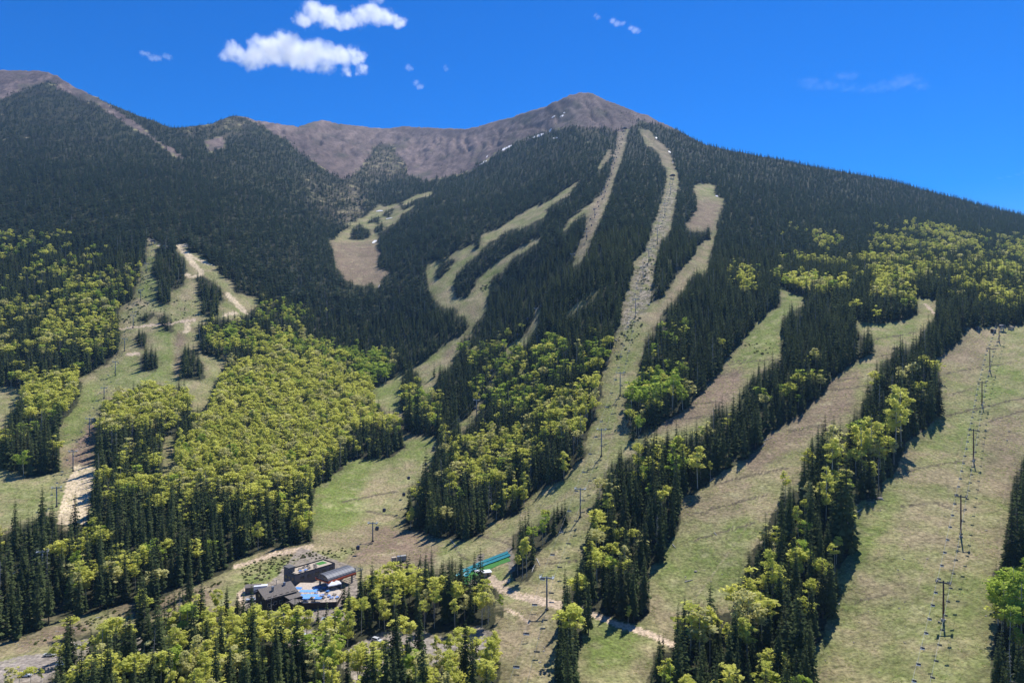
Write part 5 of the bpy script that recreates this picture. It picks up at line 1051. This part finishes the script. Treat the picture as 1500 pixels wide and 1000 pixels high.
# ------------------------------------------------------------------ clouds: real vapour far behind the range
def cloud(name,label,blobs,D,dens,rough,thick,seed,scale=1.,sq=(1,1,1),thin=False,warp=0):
    """blobs: (column, row, radius) in photo pixels at distance D"""
    B=[(Vector(((u-750)/F*D,D+(random.Random(seed+i).uniform(-.25,.25))*r/F*D,(500-v)/F*D)),r/F*D) for i,(u,v,r) in enumerate(blobs)]
    lo=Vector([min(p[k]-r*1.6+warp*.12 for p,r in B) for k in range(3)]); hi=Vector([max(p[k]+r*1.6+warp*.12 for p,r in B) for k in range(3)])
    c=(lo+hi)/2; mb=MB(); mb.box((0,0,0),tuple(hi-lo))
    m,nt=new_mat(name+'_vapour'); L=nt.links.new; out=N(nt,'ShaderNodeOutputMaterial'); pv=N(nt,'ShaderNodeVolumePrincipled'); pv.inputs['Color'].default_value=(1,1,1,1); pv.inputs['Anisotropy'].default_value=.5
    tc=N(nt,'ShaderNodeTexCoord'); wz=N(nt,'ShaderNodeTexNoise'); wz.inputs['Scale'].default_value=rough*1.3; wz.inputs['Detail'].default_value=6; wz.inputs['Roughness'].default_value=.6; L(tc.outputs['Object'],wz.inputs['Vector'])
    w1=N(nt,'ShaderNodeVectorMath',operation='SUBTRACT'); w1.inputs[1].default_value=(.5,.5,.5); L(wz.outputs['Color'],w1.inputs[0]); w2=N(nt,'ShaderNodeVectorMath',operation='MULTIPLY_ADD'); w2.inputs[1].default_value=(warp,warp,warp*.7); L(w1.outputs[0],w2.inputs[0]); L(tc.outputs['Object'],w2.inputs[2]); pos=w2.outputs[0]
    no=N(nt,'ShaderNodeTexNoise'); no.inputs['Scale'].default_value=rough*2.2; no.inputs['Detail'].default_value=7; no.inputs['Roughness'].default_value=.7; L(tc.outputs['Object'],no.inputs['Vector'])
    acc=None
    for p,r in B:
        v=N(nt,'ShaderNodeVectorMath',operation='SUBTRACT'); v.inputs[1].default_value=p-c; L(pos,v.inputs[0])
        v2=N(nt,'ShaderNodeVectorMath',operation='MULTIPLY'); v2.inputs[1].default_value=sq; L(v.outputs[0],v2.inputs[0])
        ln=N(nt,'ShaderNodeVectorMath',operation='LENGTH'); L(v2.outputs[0],ln.inputs[0])
        mr=N(nt,'ShaderNodeMapRange',clamp=False); mr.inputs[1].default_value=0; mr.inputs[2].default_value=r; mr.inputs[3].default_value=1; mr.inputs[4].default_value=0; L(ln.outputs['Value'],mr.inputs[0])
        if acc is None: acc=mr.outputs[0]
        else:
            mx=N(nt,'ShaderNodeMath',operation='SMOOTH_MAX'); mx.inputs[2].default_value=.12; L(acc,mx.inputs[0]); L(mr.outputs[0],mx.inputs[1]); acc=mx.outputs[0]
    a=N(nt,'ShaderNodeMath',operation='MULTIPLY_ADD'); a.inputs[1].default_value=thick; a.inputs[2].default_value=-thick*.5; L(no.outputs['Fac'],a.inputs[0])
    s=N(nt,'ShaderNodeMath',operation='ADD'); L(acc,s.inputs[0]); L(a.outputs[0],s.inputs[1])
    d=N(nt,'ShaderNodeMapRange'); d.inputs[1].default_value=.14; d.inputs[2].default_value=.8; d.inputs[3].default_value=0; d.inputs[4].default_value=dens; L(s.outputs[0],d.inputs[0]); L(d.outputs[0],pv.inputs['Density']); L(pv.outputs[0],out.inputs['Volume'])
    o=mb.build(name,m); o.location=c; tag(o,label,'cloud','white fair weather clouds above the range'); return o
D=6500
cloud('cloud','large white cumulus cloud over the left ridge',[(345,82,20),(372,80,26),(400,76,30),(428,74,31),(455,80,28),(478,78,24),(500,84,20),(522,82,15),(345,68,13),(415,62,17),(470,68,15),(505,101,13),(532,102,12),(475,99,15),(360,92,14),(440,93,16)],D,.014,.0048,1.5,1,sq=(.9,1,1.25),warp=330)
cloud('cloud','smaller white double cloud above the large one at the top',[(445,28,16),(462,21,21),(480,26,22),(498,30,18),(514,29,16),(533,24,19),(550,22,21),(566,27,17),(584,31,12),(496,40,11)],D,.014,.006,1.5,2,sq=(.9,1,1.25),warp=260)
for lb,bl,dn in [('faint wispy cloud left of the large cloud',[(212,79,7),(222,84,8),(232,86,7),(245,84,7)],.006),('tiny cloud wisp low under the double cloud',[(598,98,6),(602,101,5)],.005),('tiny slanted wisp above the mountain saddle',[(610,122,6),(616,127,6)],.006),('tiny pale wisp right of the others near the saddle',[(652,98,4),(655,101,4)],.004),('small bright wisp at the top centre right',[(897,31,6),(905,34,6),(912,35,5)],.006),('small bright wisp just below another at top centre',[(924,41,5),(931,44,6),(936,46,4)],.007),('speck of cloud left of the top centre wisps',[(872,23,4),(877,25,4)],.004),('ragged top edge wisp over the double cloud',[(545,4,8),(557,2,8)],.006)]:
    cloud('cloud_wisp',lb,bl,D,dn,.014,2.0,len(lb),sq=(.8,1,1.3),warp=110)
cloud('cirrus_streak','long faint cirrus streak high at the right',[(1185,122,14),(1215,125,14),(1245,128,12),(1275,131,12),(1300,126,14),(1330,118,16),(1350,128,10),(1240,112,12)],D,0.0005,.008,2.0,5,sq=(.5,1,1.6),warp=260)
cloud('vapour_trail','short thin vapour trail at the far right edge',[(1465,261,4),(1478,259,4),(1490,256,4),(1502,253,4)],D,.0012,.012,.5,6,sq=(.5,1,1.8))
# ------------------------------------------------------------------ light, air, camera
SUN=Vector((.50*math.cos(math.radians(57)),.866*math.cos(math.radians(57)),math.sin(math.radians(57))))
sl=bpy.data.lights.new('sun','SUN'); sl.energy=4.6; sl.angle=math.radians(.53); sl.color=(1,.965,.91)
so=bpy.data.objects.new('sun',sl); COL.objects.link(so); so.location=(900,1500,2500); so.rotation_euler=SUN.to_track_quat('Z','Y').to_euler()
w=bpy.data.worlds.new('World'); scene.world=w; w.use_nodes=True; nt=w.node_tree; nt.nodes.clear()
sk=nt.nodes.new('ShaderNodeTexSky'); sk.sky_type='NISHITA'; sk.sun_disc=False; sk.sun_elevation=math.radians(57); sk.sun_rotation=math.atan2(SUN.x,SUN.y)
sk.altitude=3000; sk.air_density=1.0; sk.dust_density=0.0; sk.ozone_density=3.0
hs=nt.nodes.new('ShaderNodeHueSaturation'); hs.inputs['Saturation'].default_value=1.5; hs.inputs['Hue'].default_value=.514; hs.inputs['Value'].default_value=.85
bg=nt.nodes.new('ShaderNodeBackground'); bg.inputs['Strength'].default_value=.15; wo=nt.nodes.new('ShaderNodeOutputWorld')
nt.links.new(sk.outputs[0],hs.inputs['Color']); nt.links.new(hs.outputs[0],bg.inputs[0]); nt.links.new(bg.outputs[0],wo.inputs[0])
hz=MB(); hz.box((0,2000,430),(7400,4800,1260)); m,nt=new_mat('thin_mountain_air'); out=N(nt,'ShaderNodeOutputMaterial'); pv=N(nt,'ShaderNodeVolumePrincipled'); pv.inputs['Color'].default_value=(.32,.60,1,1); pv.inputs['Density'].default_value=4.5e-5; pv.inputs['Anisotropy'].default_value=.2
nt.links.new(pv.outputs[0],out.inputs['Volume'])
HAZE=hz.build('haze',m); HAZE['kind']='stuff'; tag(HAZE,'thin blue mountain air over the far slopes','haze')
cd=bpy.data.cameras.new('camera'); cam=bpy.data.objects.new('camera',cd); COL.objects.link(cam); cam.location=(0,0,0); cam.rotation_euler=(math.radians(90),0,0); cd.sensor_width=36; cd.lens=24; cd.clip_start=1; cd.clip_end=40000; scene.camera=cam
vs=scene.view_settings; vs.view_transform='Standard'; vs.look='None'; vs.exposure=.42; vs.gamma=1
cy=scene.cycles; cy.max_bounces=16; cy.diffuse_bounces=2; cy.transmission_bounces=3; cy.volume_bounces=14; cy.transparent_max_bounces=8; cy.use_denoising=True; cy.denoiser='OPENIMAGEDENOISE'; cy.denoising_input_passes='RGB_ALBEDO_NORMAL'; cy.denoising_prefilter='ACCURATE'
